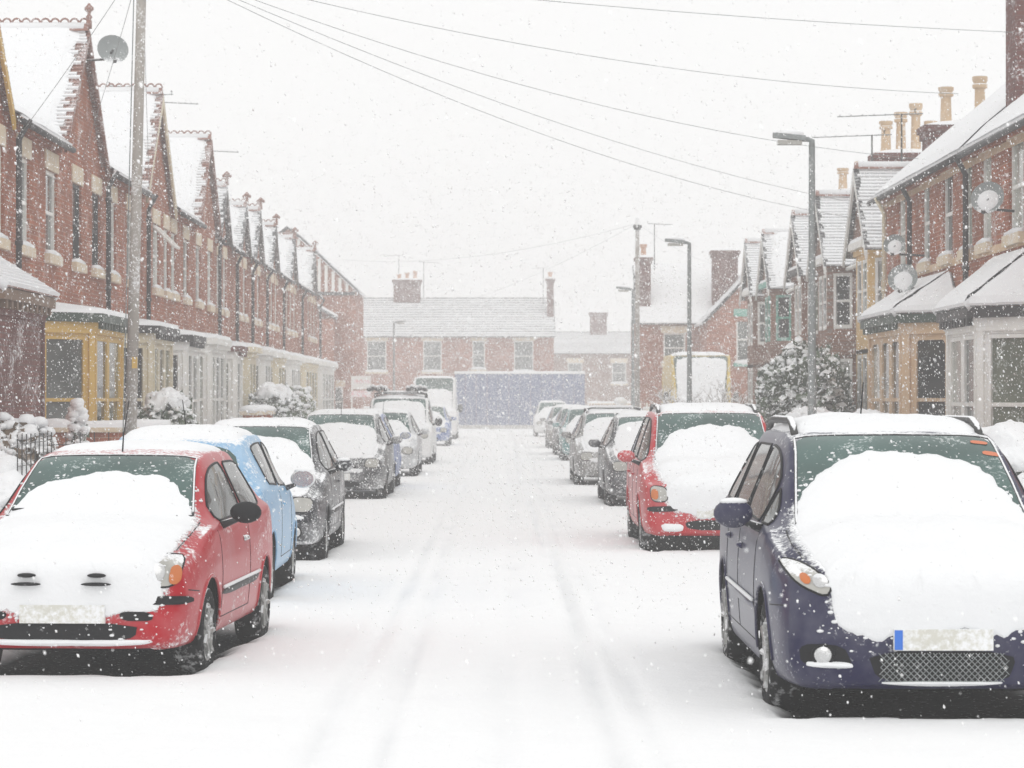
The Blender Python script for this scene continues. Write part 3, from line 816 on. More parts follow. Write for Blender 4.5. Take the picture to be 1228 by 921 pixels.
# two dark oval openings that show through the snow on its nose
rc = [o for o in bpy.data.objects if o.name == 'parked_car'][0]
for sx in (-1, 1):
    for dz, hw, t in ((0.0, .105, .013), (.052, .065, .016)):
        b = MB(); b.ellipsoid((sx * .215 + (sx < 0) * .0, -.062 + .02 * (dz > 0), .625 + dz), (hw * .9, .03, t * .9), 16, 8)
        b.build('grille_slot', 'plastic_clean', rc, smooth=True)

put('navy_mpv', 'parked_car', 'dark navy people carrier with mesh grille, a great snow mound over its bonnet', spec(
    W=.87, L=4.35, H=1.585, zf=.87, zc=1.00, yc=.92, yr0=1.86, yr1=3.85, zbelt=.98, zbr=1.06, Rw=.325, wheels=(.88, 3.52), paint='car_navy', near=1, nose=.74, zb=.20, wr=.71,
    windows=[(1.16, 1.44), (1.50, 2.30), (2.38, 3.14), (3.24, 3.82)], seams=[(1.30, .36, .98), (2.34, .36, 1.0), (3.14, .36, 1.0)], handles=[(2.18, .86), (3.02, .88)], my=1.36,
    mirror=(.115, .06, .085), moulding=.56, mould_mat='car_navy', headroom=.115,
    lamp=[(.70, -.17), (.88, -.10), (.955, .02), (.80, .0), (.66, -.10)], amber=[(.79, -.100), (.825, -.105), (.85, -.08), (.85, -.06), (.82, -.05), (.79, -.07)], refl=(.735, -.085, .045, .034),
    fog=(.63, .40, .045), plate=.425, euro=1,
    front=[('lower_grille', 'plastic_clean', [(-.34, .25), (.34, .25), (.40, .42), (-.40, .42)], .005)],
    front_mirrored=[('fog_recess', 'plastic_clean', [(.47, .33), (.74, .34), (.75, .46), (.52, .45)], .004)],
    mesh_grille=(-.35, .35, .26, .41), rails='steel_dark', aerial=(.05, 3.55, .30, .12), stickers=[(.50, 1.73), (.55, 1.61)],
    snow=dict(climb=.72, side=.12, t=.10, y0=.08, hw=.70, rt=.07, roof0=.08, drape=(.52, .54, .66), extra=[
        ('corner_snow', 'front', [(-.73, .335), (-.46, .325), (-.48, .365), (-.72, .37)], .03),
        ('lip_snow', 'front', [(-.34, .245), (.34, .245), (.34, .262), (-.34, .262)], .02)], mirror_extra=1)))

put('blue_hatch', 'parked_car', 'light blue rounded small car right behind the small red hatchback', scaled(.80, 3.65, 1.47, paint='car_light_blue', near=0, mirror_mat='car_white', my=1.28, mirror=(.115, .04, .085), roof_snow_end=3.0, aerial=(.1, 1.75, .3, .3)))
put('black_hatch', 'parked_car', 'black hatchback facing out, just beyond the light blue car', scaled(.85, 4.0, 1.49, paint='car_black', moulding=.52, fog=(.56, .36, .05), zf=.76, snow=dict(climb=.70, side=.3, t=.09, extra=[('bumper_snow', 'front', [(-.66, .47), (.66, .47), (.62, .56), (-.62, .56)], .06)])))
put('charcoal_saloon', 'parked_car', 'charcoal car with snowed-over bonnet, first beyond the long gap on the terrace side', scaled(.87, 4.30, 1.52, paint='car_charcoal', aerial=(0, 1.9, .3, .3), zf=.78, snow=dict(climb=.62, side=.45, t=.09, extra=[('bumper_snow', 'front', [(-.5, .50), (.5, .50), (.5, .58), (-.5, .58)], .05)])))
put('royal_blue', 'parked_car', 'royal blue car parked tail to tail behind the charcoal car', scaled(.85, 4.0, 1.50, paint='car_blue', res=.7))
put('silver_hatch', 'parked_car', 'pale silver hatchback just before the white van with the roof rack', scaled(.84, 4.0, 1.48, paint='car_silver', res=.7, aerial=(0, 1.8, .3, .3)))
vanb = dict(HATCH)
put('rack_van', 'parked_van', 'white van with bundles of snow-covered gear on its roof rack', spec(
    W=.92, L=4.5, H=1.80, zf=.92, zc=1.08, yc=.95, yr0=1.62, yr1=4.25, yh=4.40, zbelt=1.04, zbr=1.10, Rw=.31, wheels=(.85, 3.6), wr=.80, paint='car_white', res=.7, rear_window=0,
    windows=[(1.15, 2.0)], seams=[], handles=[], bars=(1.95, 3.0, 4.0), bar_h=.12, mirror=(.10, .06, .12), mirror_mat='plastic_black', roof_snow_end=4.2,
    snow=dict(climb=.86, side=.7, t=.08, extra=[('bumper_snow', 'front', [(-.6, .52), (.6, .52), (.6, .60), (-.6, .60)], .05)])), 'van')
put('dark_blue', 'parked_car', 'dark blue car between the white roof-rack van and the tall white van', scaled(.85, 4.2, 1.5, paint='car_blue', res=.6, far=1))
put('big_van', 'parked_van', 'tall white high-roof van at the far end of the terrace side', spec(
    W=.99, L=5.6, H=2.68, zf=1.05, zc=1.30, yc=.75, yr0=1.75, yr1=5.35, yh=5.48, zbelt=1.25, zbr=1.35, Rw=.34, wheels=(.9, 4.4), wr=.86, paint='car_white', res=.6, far=1, rear_window=0, headroom=.75,
    windows=[(1.15, 1.9)], seams=[], handles=[], mirror=(.11, .06, .19), mirror_mat='plastic_black', roof_snow_end=5.3,
    front=[('grille', 'plastic_clean', [(-.5, .70), (.5, .70), (.5, .82), (-.5, .82)], .005), ('lower_grille', 'plastic_clean', [(-.6, .30), (.6, .30), (.6, .45), (-.6, .45)], .005)],
    snow=dict(climb=.6, side=.5, t=.08, extra=[])), 'van')

put('red_mpv', 'parked_car', 'red people carrier with black roof rail tips behind the dark navy one', spec(
    W=.87, L=4.3, H=1.63, zf=.84, zc=1.01, yc=.92, yr0=1.72, yr1=3.85, zbelt=.98, zbr=1.05, Rw=.31, wheels=(.82, 3.45), paint='car_red_orange', wr=.73,
    windows=[(1.14, 2.05), (2.14, 3.0), (3.1, 3.75)], seams=[(1.2, .36, .98), (2.1, .36, 1.0), (3.0, .36, 1.0)], handles=[(1.98, .86), (2.9, .87)],
    lamp=[(.66, -.23), (.87, -.24), (.89, -.06), (.68, -.07)], amber=[(.78, -.21), (.87, -.21), (.87, -.10), (.79, -.10)], mirror_snow=0, rails='steel_dark',
    front=[('lower_grille', 'plastic_clean', [(-.36, .29), (.36, .29), (.40, .40), (-.40, .40)], .006)],
    front_mirrored=[('bumper_strip', 'plastic_clean', [(.46, .50), (.80, .49), (.80, .55), (.48, .56)], .010)], plate=.43,
    snow=dict(climb=.66, side=.14, t=.09, y0=.12, rt=.07, drape=(.46, .56, .64), extra=[
        ('lip_snow', 'front', [(-.62, .27), (-.40, .27), (-.40, .36), (-.66, .36)], .03)])))
put('black_suv', 'parked_car', 'black car with wholly snowed windscreen behind the red people carrier', scaled(.86, 4.2, 1.50, paint='car_black', zf=.80, snow=dict(climb=.80, side=.6, t=.09, extra=[('bumper_snow', 'front', [(-.3, .50), (.3, .50), (.3, .58), (-.3, .58)], .05)])))
put('grey_estate', 'parked_car', 'warm grey estate with a dark roof rack running along its roof', scaled(.88, 4.5, 1.50, paint='car_grey', yr1=4.0, rails='steel_dark', bars=(2.4, 3.4), bar_h=.07, snow=dict(climb=.76, side=.5, t=.09, extra=[('bumper_snow', 'front', [(-.6, .50), (.6, .50), (.6, .60), (-.6, .60)], .06)])))
put('teal_hatch', 'parked_car', 'teal green hatchback beyond the gap behind the grey estate', scaled(.84, 4.0, 1.50, paint='car_teal', res=.6, far=1))
put('dark_hatch', 'parked_car', 'dark car just behind the teal green hatchback', scaled(.84, 4.0, 1.49, paint='car_charcoal', res=.6, far=1))
put('grey_hatch', 'parked_car', 'grey car last but one of the row opposite the terrace', scaled(.84, 4.0, 1.50, paint='car_grey', res=.6, far=1))
put('white_car', 'parked_car', 'white car at the far end of the row near the blue hoarding', scaled(.86, 4.3, 1.62, paint='car_white', res=.6, far=1))

# gear on the roof rack of the white van
vx, vy, va = POS['rack_van']
for dx, dy, kind in ((-.62, 1.95, 0), (.42, 1.95, 1)):
    rg = thing('roof_bundle', 'snow-covered bundle of gear roped on the van roof rack, ' + ('pavement side' if kind == 0 else 'road side'), 'bundle', (vx + dx, vy + dy, 1.94), 0, 'gear on the van roof rack')
    b = MB()
    for k in range(5): b.tube([(-.22 + .11 * k, -.1, .05 + .03 * (k % 2)), (-.22 + .11 * k, 1.9, .05 + .03 * (k % 2))], .05, 8)
    b.build('pipe_bundle', 'steel_dark', rg)
    b = MB()
    for k in range(5): b.ellipsoid((-.22 + .11 * k, -.02, .12 + .03 * (k % 2)), (.055, .10, .045), 8, 6)
    b.ellipsoid((0, .95, .10), (.26, .90, .07), 12, 7); b.build('snow', 'snow', rg, smooth=True)
# ---------------------------------------------------------------- houses
def wall_sheet(mb, s0, s1, z0, z1, d, openings, depth=.14, m=0):
    ss = sorted(set([s0, s1] + [o[0] for o in openings] + [o[1] for o in openings]))
    zz = sorted(set([z0, z1] + [o[2] for o in openings] + [o[3] for o in openings]))
    ss = [a for a in ss if s0 <= a <= s1]; zz = [a for a in zz if z0 <= a <= z1]
    for a, b in zip(ss, ss[1:]):
        for c, e in zip(zz, zz[1:]):
            mx, mz = (a + b) / 2, (c + e) / 2
            if any(o[0] < mx < o[1] and o[2] < mz < o[3] for o in openings): continue
            mb.poly([(a, d, c), (a, d, e), (b, d, e), (b, d, c)], m)
    for a, b, c, e in openings:
        q = d - depth
        mb.poly([(a, d, c), (a, q, c), (a, q, e), (a, d, e)], m); mb.poly([(b, d, e), (b, q, e), (b, q, c), (b, d, c)], m)
        mb.poly([(a, d, e), (a, q, e), (b, q, e), (b, d, e)], m); mb.poly([(b, d, c), (b, q, c), (a, q, c), (a, d, c)], m)
def window(parent, F, s0, s1, z0, z1, frame='paint_white', pane='pane_dark', rec=.10, sash=True, sill=None, lintel=None, fw=.065, name='window', mull=0, arch=False, d0=0.0, sill_out=.09, snow=.05):
    """a window filling an opening: frame, panes, and stone sill and lintel if asked for"""
    b = MB(F); q = d0 - rec
    e = .004
    b.box(s0 + e, s0 + fw, q, q + .07, z0 + e, z1 - e); b.box(s1 - fw, s1 - e, q, q + .07, z0 + e, z1 - e)
    b.box(s0 + fw, s1 - fw, q, q + .068, z1 - fw, z1 - e); b.box(s0 + fw, s1 - fw, q, q + .075, z0 + e, z0 + fw * 1.2)
    zm = lerp(z0, z1, .5)
    if sash: b.box(s0 + fw, s1 - fw, q, q + .064, zm - .028, zm + .028)
    for k in range(mull):
        sm = lerp(s0, s1, (k + 1) / (mull + 1)); b.box(sm - .03, sm + .03, q, q + .066, z0 + fw * 1.2, z1 - fw)
    if arch:
        n = 8; w = s1 - s0
        for k in range(n):
            a, c = k / n, (k + 1) / n
            ya, yb = math.sqrt(max(0, 1 - (2 * a - 1) ** 2)), math.sqrt(max(0, 1 - (2 * c - 1) ** 2))
            h = w * .30
            b.poly([(lerp(s0, s1, a), q + .071, z1), (lerp(s0, s1, a), q + .071, z1 - h * (1 - ya)), (lerp(s0, s1, c), q + .071, z1 - h * (1 - yb)), (lerp(s0, s1, c), q + .071, z1)])
    w_ = b.build(name, frame, parent)
    sm = [s0 + fw] + [lerp(s0, s1, (k + 1) / (mull + 1)) for k in range(mull)] + [s1 - fw]
    for a, c in zip(sm, sm[1:]):
        for (za, zc) in (((z0 + fw, zm), (zm, z1 - fw)) if sash else ((z0 + fw, z1 - fw),)):
            p = MB(F); dd = q + (.022 if za < zm - .01 and sash else .036)
            p.poly([(a, dd, za), (a, dd, zc), (c, dd, zc), (c, dd, za)]); p.build('pane', pane, w_)
    if sill:
        b = MB(F); b.box(s0 - .10, s1 + .10, d0 - .02, d0 + sill_out, z0 - .15, z0 - .001); b.build('sill', sill, w_)
        if snow:
            b = MB(F); b.tube([(s0 - .07, d0 + sill_out * .35, z0 + .012), (lerp(s0, s1, .5), d0 + sill_out * .35, z0 + .03), (s1 + .07, d0 + sill_out * .35, z0 + .012)], [snow * .8, snow * 1.15, snow * .8], 8); b.build('snow', 'snow', w_, smooth=True)
    if lintel:
        b = MB(F); b.box(s0 - .10, s1 + .10, d0 - .02, d0 + .022, z1 + .001, z1 + .30); b.build('lintel', lintel, w_)
    return w_
def V3(p): return Vector(p)
def slope(mt, ms, P0, P1, P2, P3, gauge=.10, cover=.78, ragged=(.0, .0), t=.030, lift=.022, full=None, seed=0):
    """stepped tile courses from eave P0-P1 up to ridge P3-P2, snow strips lying on each course; full=(a,b,c,d) a smooth deep blanket inset by fractions"""
    P0, P1, P2, P3 = map(V3, (P0, P1, P2, P3))
    nrm = (P1 - P0).cross(P3 - P0).normalized()
    if nrm.z < 0: nrm = -nrm
    hgt = (P3 - P0).length; n = max(2, int(hgt / gauge)); rnd = random.Random(seed)
    ln = (P1 - P0).length
    for i in range(n):
        f0, f1 = i / n, (i + 1) / n
        a, b = P0.lerp(P3, f0), P1.lerp(P2, f0); c, d = P1.lerp(P2, f1), P0.lerp(P3, f1)
        A, B = a + nrm * lift, b + nrm * lift
        mt.poly([tuple(a), tuple(b), tuple(B), tuple(A)]); mt.poly([tuple(A), tuple(B), tuple(c), tuple(d)])
        f2 = f0 + (1 - cover) / n
        r0 = rnd.random() * ragged[0] / ln; r1 = rnd.random() * ragged[1] / ln
        jag = 7 if ln > 1.2 else 4
        tt = t * (0.8 + .4 * rnd.random())
        for k in range(jag):
            u0, u1 = lerp(r0, 1 - r1, k / jag), lerp(r0, 1 - r1, (k + 1) / jag)
            w0 = f2 + (rnd.random() - .3) * .16 / n * (1 if cover < 1 else 0); w1 = w0
            def pt(u, f, h): return tuple(P0.lerp(P1, u).lerp(P3.lerp(P2, u), f) + nrm * h)
            ms.poly([pt(u0, w0, lift * .6), pt(u1, w1, lift * .6), pt(u1, w1 + .12 / n, lift + tt), pt(u0, w0 + .12 / n, lift + tt)])
            ms.poly([pt(u0, w0 + .12 / n, lift + tt), pt(u1, w1 + .12 / n, lift + tt), pt(u1, f1 + .08 / n, tt * .9), pt(u0, f1 + .08 / n, tt * .9)])
    if full:
        a0, a1, b0, b1 = full; G = 14; H_ = 10; ix = []
        for j in range(H_ + 1):
            row = []
            for i in range(G + 1):
                u, f = i / G, j / H_
                u2 = lerp(a0 + .03 * rnd.random() * (i == 0), 1 - a1 - .05 * rnd.random() * (i == G), u); f2 = lerp(b0, 1 - b1, f)
                e = min(1, min(u, 1 - u) * G * .8 + (a0 <= 0) * (u < .5) + (a1 <= 0) * (u > .5), 0.15 + min(f, 1.0) * H_ * .9)
                h = .01 + .065 * math.sqrt(max(0, e)) + .012 * noise.noise(Vector((u * 5, f * 5, seed)))
                row.append(tuple(P0.lerp(P1, u2).lerp(P3.lerp(P2, u2), f2) + nrm * (lift + h)))
            ix.append(ms.pts(row))
        for j in range(H_):
            for i in range(G): ms.face((ix[j] + i, ix[j] + i + 1, ix[j + 1] + i + 1, ix[j + 1] + i))

def pane_pick(k): return ('pane_dark', 'pane_grey', 'pane_curtain', 'pane_dark', 'pane_green')[k % 5]

def bay(house, side, u0, u1, out, z_top, col, fascia, pane0=0, cant=.85, base_z=.0, roof='flat', base_mat=None, arch=False, two=False, nfront=2, seed=0, sill_z=.72, far=0, roof_rise=.55, roof_tile='slate', frame=None):
    """canted bay on the house front. side=+1: house on the left of the street (faces +x)"""
    s = side
    pts = [(0.0, u0), (s * out, u0 + cant), (s * out, u1 - cant), (0.0, u1)]
    br = thing_part('bay', house)
    for k in range(3):
        a, c = pts[k], pts[k + 1]; ln = math.dist(a, c); t = ((c[0] - a[0]) / ln, (c[1] - a[1]) / ln)
        n = (t[1], -t[0])
        if n[0] * s < 0 or (abs(n[0]) < 1e-6): n = (-n[0], -n[1])
        F = Frame(a, t, n); nw = nfront if k == 1 else 1
        pier = .17 if not arch else .24; hz = z_top - .28
        ops = []
        for w in range(nw if nfront else 0):
            w0 = lerp(pier, ln - pier, w / nw) + (pier * .4 if w else 0); w1 = lerp(pier, ln - pier, (w + 1) / nw) - (pier * .4 if w < nw - 1 else 0)
            ops.append((w0, w1, sill_z, hz - .10))
        b = MB(F); wall_sheet(b, 0, ln, base_z, sill_z - .001, 0, []); wall_sheet(b, 0, ln, sill_z, hz, 0, ops, .10)
        # raised pier mouldings
        for e in (0.02, ln - pier * .75):
            if not far: b.box(e, e + pier * .7, 0, .035, sill_z, hz)
        if not far: b.box(0, ln, 0, .05, sill_z - .10, sill_z - .01); b.box(0, ln, 0, .045, hz - .06, hz)
        b.build('bay_side', base_mat or col, br)
        for w, o in enumerate(ops):
            window(br, F, *o, frame=frame or col, pane=pane_pick(pane0 + k * 2 + w), rec=.07, arch=arch, fw=.06 if not far else .075)
    ov = .16
    def ring(e, z): return [(-s * .02, u0 - e * .6, z), (s * (out + e), u0 + cant - e * .45, z), (s * (out + e), u1 - cant + e * .45, z), (-s * .02, u1 + e * .6, z)]
    b = MB(); hz = z_top - .28
    b.prism(ring(.06, hz) if s > 0 else ring(.06, hz)[::-1], (0, 0, .118))
    if fascia: b.build('frieze', col, br)
    b = MB(); b.prism(ring(ov, hz + .12) if s > 0 else ring(ov, hz + .12)[::-1], (0, 0, .14))
    if not far:
        for k in range(10):                                # dentil blocks under the cornice
            yy = lerp(u0 + cant, u1 - cant, (k + .5) / 10); b.box(*sorted((s * (out + .05), s * (out + ov - .02))), yy - .06, yy + .06, hz + .02, hz + .125)
    if fascia: b.build('cornice', fascia, br)
    if roof == 'flat':
        A = ring(ov - .01, hz + .262); B = ring(ov - .05, hz + .35)
        B = [(x, y, z + (.10 if abs(x) < .05 else 0)) for x, y, z in B]
        b = MB(); i = b.pts(A); j = b.pts(B)
        for k in range(4): b.face((i + k, i + (k + 1) % 4, j + (k + 1) % 4, j + k))
        b.face((j, j + 1, j + 2, j + 3)); b.build('roof_snow', 'snow', br)
    elif roof != 'none':
        A = ring(ov + .02, hz + .265); top = [(s * .0, u0 + cant * .75, hz + .26 + roof_rise), (s * .0, u1 - cant * .75, hz + .26 + roof_rise)]
        mt, ms = MB(), MB()
        cov = .80 if roof == 'hip_lines' else 1.0
        fl = (0, 0, .015, .0) if roof == 'hip' else None
        slope(mt, ms, A[0], A[1], top[0], top[0], .11, cov, (0, .0), .035, seed=seed, full=fl); slope(mt, ms, A[1], A[2], top[1], top[0], .11, 1.0, t=.05, seed=seed + 1, full=fl)
        slope(mt, ms, A[2], A[3], top[1], top[1], .11, 1.0, t=.05, seed=seed + 2)
        rf = mt.build('bay_roof', roof_tile, br); ms.build('roof_snow', 'snow', rf)
        for q in (0, 1):
            h = MB(); h.tube([A[1 + q], top[q]], [.07, .05], 8); h.build('hip_snow', 'snow', rf, smooth=True)
    return br
def thing_part(name, parent):
    o = bpy.data.objects.new(name, None); C.objects.link(o); o.parent = parent; o.empty_display_size = .1; return o

def crest(parent, x0, x1, y, z, step=.45, each=True, mat='tile_red', finial=None, low=False):
    """crested ridge tiles along x"""
    n = max(1, int(abs(x1 - x0) / step)); mb = None
    for k in range(n):
        if mb is None or each: mb = MB()
        a = lerp(x0, x1, k / n); c = lerp(x0, x1, (k + 1) / n); a, c = min(a, c), max(a, c)
        mb.prism([(a + .005, y - .13, z - .10), (a + .005, y, z + .04), (a + .005, y + .13, z - .10)], (c - a - .01, 0, 0))
        if not low:
            for q in range(3):
                m0 = lerp(a, c, (q + .5) / 3); r = (c - a) / 6 * .92; P = [(m0 + r * math.cos(th), y, z + .035 + r * 1.15 * math.sin(th)) for th in np.linspace(math.pi, 0, 7)]
                mb.tube(P, .018, 5)
        if each: mb.build('ridge_tile', mat, parent)
    if not each: mb.build('ridge_tiles', mat, parent)
    if finial:
        b = MB(); x = x0
        fs = .62 if finial == 1 else .5
        b.lathe([(.05, -.05), (.05, .12 * fs), (.035, .18 * fs), (.06, .24 * fs), (.03, .30 * fs), (.03, .36 * fs), (.08, .44 * fs), (.08, .50 * fs), (.03, .58 * fs), (.02, .62 * fs)], (x, y, z), 'z', 10)
        if finial == 2:
            b.box(x - .09, x + .09, y - .025, y + .025, z + .16, z + .20); b.ellipsoid((x - .09, y, z + .19), (.035, .03, .045), 8, 5); b.ellipsoid((x + .09, y, z + .19), (.035, .03, .045), 8, 5)
        b.build('finial', mat, parent, smooth=True)

def gabled_roof(house, side, yc, half, z_e, z_a, x_front, x_back, verge='tile_red', cover=.80, blanket=True, each=True, barge=None, seed=0, fin=1, ridge='tile_red', tile='tile_red', wall_x=0.0, low=False, ragged=.22):
    """cross gable facing the street; house-local coordinates, side as in bay"""
    s = side
    mt, ms = MB(), MB(); xf, xb = s * x_front, -s * x_back
    for sg in (-1, 1):
        e0 = (xb, yc + sg * (half + .10), z_e - .10 * (z_a - z_e) / half); e1 = (xf, yc + sg * (half + .10), e0[2])
        r0 = (xb, yc, z_a); r1 = (xf, yc, z_a)
        ln = abs(xf - xb)
        slope(mt, ms, e0, e1, r1, r0, .10, cover, (0, ragged), .028, full=(0, (.12 / ln) if cover < .9 else .06, .02, -.01) if blanket else None, seed=seed + sg)
    rf = mt.build('gable_roof', tile, house); ms.build('roof_snow', 'snow', rf)
    crest(rf, xf - s * .02, xf - s * 3.0, yc, z_a + .09, .45, each, ridge, fin, low)
    b = MB(); b.tube([(xf - s * .1, yc, z_a + .05), (xb, yc, z_a + .05)], .10, 8); b.build('ridge_snow', 'snow', rf, smooth=True)
    # brick triangle under the roof and the verge
    b = MB(Frame((s * wall_x, yc), (0, 1), (s, 0))); b.poly([(-half, .0, z_e), (0, .0, z_a - .03), (half, .0, z_e)])
    b.poly([(-half, .0, z_e), (-half, -.2, z_e), (0, -.2, z_a - .03), (0, 0, z_a - .03)]); b.poly([(half, .0, z_e), (half, -.2, z_e), (0, -.2, z_a - .03), (0, 0, z_a - .03)])
    b.build('gable_wall', verge, house)
    for sg in (-1, 1):
        k = (z_a - z_e) / half
        b = MB(); a0 = (yc + sg * (half + .12), z_e - .12 * k); a1 = (yc, z_a)
        th = .16 if barge else .07
        P = [(xf, a0[0], a0[1] - .01), (xf, a1[0], a1[1] - .01), (xf, a1[0], a1[1] - th - .08), (xf, a0[0], a0[1] - th)]
        b.prism(P if s * sg > 0 else P[::-1], (-s * .05, 0, 0)); b.build('bargeboard' if barge else 'verge_tile', barge or tile, rf)
    return rf

def chimney(house, x, y, z0, z1, wx, wy, pots, brick='brick_dark', pot='terracotta', ph=.6, aerial=0, cap=True):
    st = MB(); st.box(x - wx / 2, x + wx / 2, y - wy / 2, y + wy / 2, z0, z1 - .25)
    st.box(x - wx / 2 - .05, x + wx / 2 + .05, y - wy / 2 - .05, y + wy / 2 + .05, z1 - .25, z1 - .12); st.box(x - wx / 2 - .10, x + wx / 2 + .10, y - wy / 2 - .10, y + wy / 2 + .10, z1 - .12, z1)
    o = st.build('chimney', brick, house)
    sn = MB(); sn.ellipsoid((x, y, z1), (wx / 2 + .08, wy / 2 + .08, .13), 14, 8); sn.build('snow', 'snow', o, smooth=True)
    for k in range(pots):
        t = (k + .5) / pots - .5; h = ph * (1 + .35 * ((k * 7) % 3 - 1) * .6)
        px, py = (x + t * wx * .9, y) if wx >= wy else (x, y + t * wy * .9)
        b = MB(); b.lathe([(.15, z1 - .05), (.14, z1 + .06), (.115, z1 + .12), (.10, z1 + h * .75), (.15, z1 + h * .78), (.15, z1 + h * .84), (.12, z1 + h * .86), (.155, z1 + h * .93), (.155, z1 + h), (.09, z1 + h)], (px, py, 0), 'z', 12)
        po = b.build('chimney_pot', pot, o); smooth_by_angle(po, 40)
        b = MB(); b.ellipsoid((px, py, z1 + h), (.13, .13, .04), 8, 5); b.build('snow', 'snow', po, smooth=True)
    return o
def tv_aerial(parent, x, y, z0, h, ln=1.1, dirx=1, diry=.15):
    b = MB(); b.tube([(x, y, z0), (x, y, z0 + h)], .018, 6)
    b.tube([(x - dirx * ln * .25, y - diry * ln * .25, z0 + h), (x + dirx * ln * .75, y + diry * ln * .75, z0 + h - .04)], .012, 5)
    for k in range(8):
        t = k / 7; px, py = x + dirx * ln * lerp(-.2, .72, t), y + diry * ln * lerp(-.2, .72, t)
        b.tube([(px, py - .16 * (1 - .4 * t), z0 + h - .01), (px, py + .16 * (1 - .4 * t), z0 + h - .01)], .006, 4)
    b.tube([(x - dirx * .28, y - .1, z0 + h + .09), (x - dirx * .28, y + .1, z0 + h + .09)], .012, 4); b.tube([(x - dirx * .28, y, z0 + h), (x - dirx * .26, y, z0 + h + .1)], .012, 4)
    return b.build('tv_aerial', 'steel_dark', parent)
def pipe(parent, s, x, y, z0, z1, mat='paint_black'):
    b = MB(); b.tube([(s * .14, y, z0), (s * .14, y, z1 - .35), (s * .30, y, z1 - .05)], .045, 8)
    for z in np.arange(z0 + .8, z1 - .4, 1.6): b.lathe([(.06, z), (.06, z + .07)], (s * .14, y, 0), 'z', 8)
    b.build('drainpipe', mat, parent, smooth=True)
def dish(parent, x, y, z, r=.30, face=(0, -1), mat='steel_grey', snowy=True):
    """satellite dish on an arm"""
    b = MB(); f = Vector((face[0], face[1], .35)).normalized(); a = f.orthogonal().normalized(); c = f.cross(a); rows = []
    for k in range(5):
        rr = r * k / 4
        rows.append(b.pts([tuple(Vector((x, y, z)) + (a * math.cos(q) + c * math.sin(q)) * max(rr, .002) - f * (.07 * (1 - (rr / r) ** 2))) for q in np.linspace(0, 2 * math.pi, 21)[:-1]]))
    for k in range(4):
        for q in range(20): b.face((rows[k] + q, rows[k] + (q + 1) % 20, rows[k + 1] + (q + 1) % 20, rows[k + 1] + q))
    o = b.build('satellite_dish', mat, parent, smooth=True)
    q = MB(); cx = parent_side(parent)
    q.tube([(x, y, z - .02), (x - cx * .12, y + .12, z - .16), (cx * .02, y + .14, z - .18)], .022, 6); q.tube([tuple(Vector((x, y, z)) - c * r * .0 - Vector((0, 0, r * .9))), tuple(Vector((x, y, z)) + f * r * .9 - Vector((0, 0, r * 1.15)))], .012, 5)
    q.ellipsoid(tuple(Vector((x, y, z)) + f * r * .9 - Vector((0, 0, r * 1.15))), (.035, .05, .035), 8, 5); q.build('dish_arm', 'steel_dark', o)
    if not snowy: return
    n = MB(); cc = Vector((x, y, z - r * .16)); rows = []
    for k in range(4):
        rr = r * .74 * k / 3
        rows.append(n.pts([tuple(cc + (a * math.cos(t) + c * math.sin(t)) * max(rr, .002) + f * (.05 * math.sqrt(max(0, 1 - (k / 3) ** 2)) - .045)) for t in np.linspace(0, 2 * math.pi, 17)[:-1]]))
    for k in range(3):
        for t in range(16): n.face((rows[k] + t, rows[k] + (t + 1) % 16, rows[k + 1] + (t + 1) % 16, rows[k + 1] + t))
    n.build('snow', 'snow', o, smooth=True)
def parent_side(p): return p.get('_s', 1)

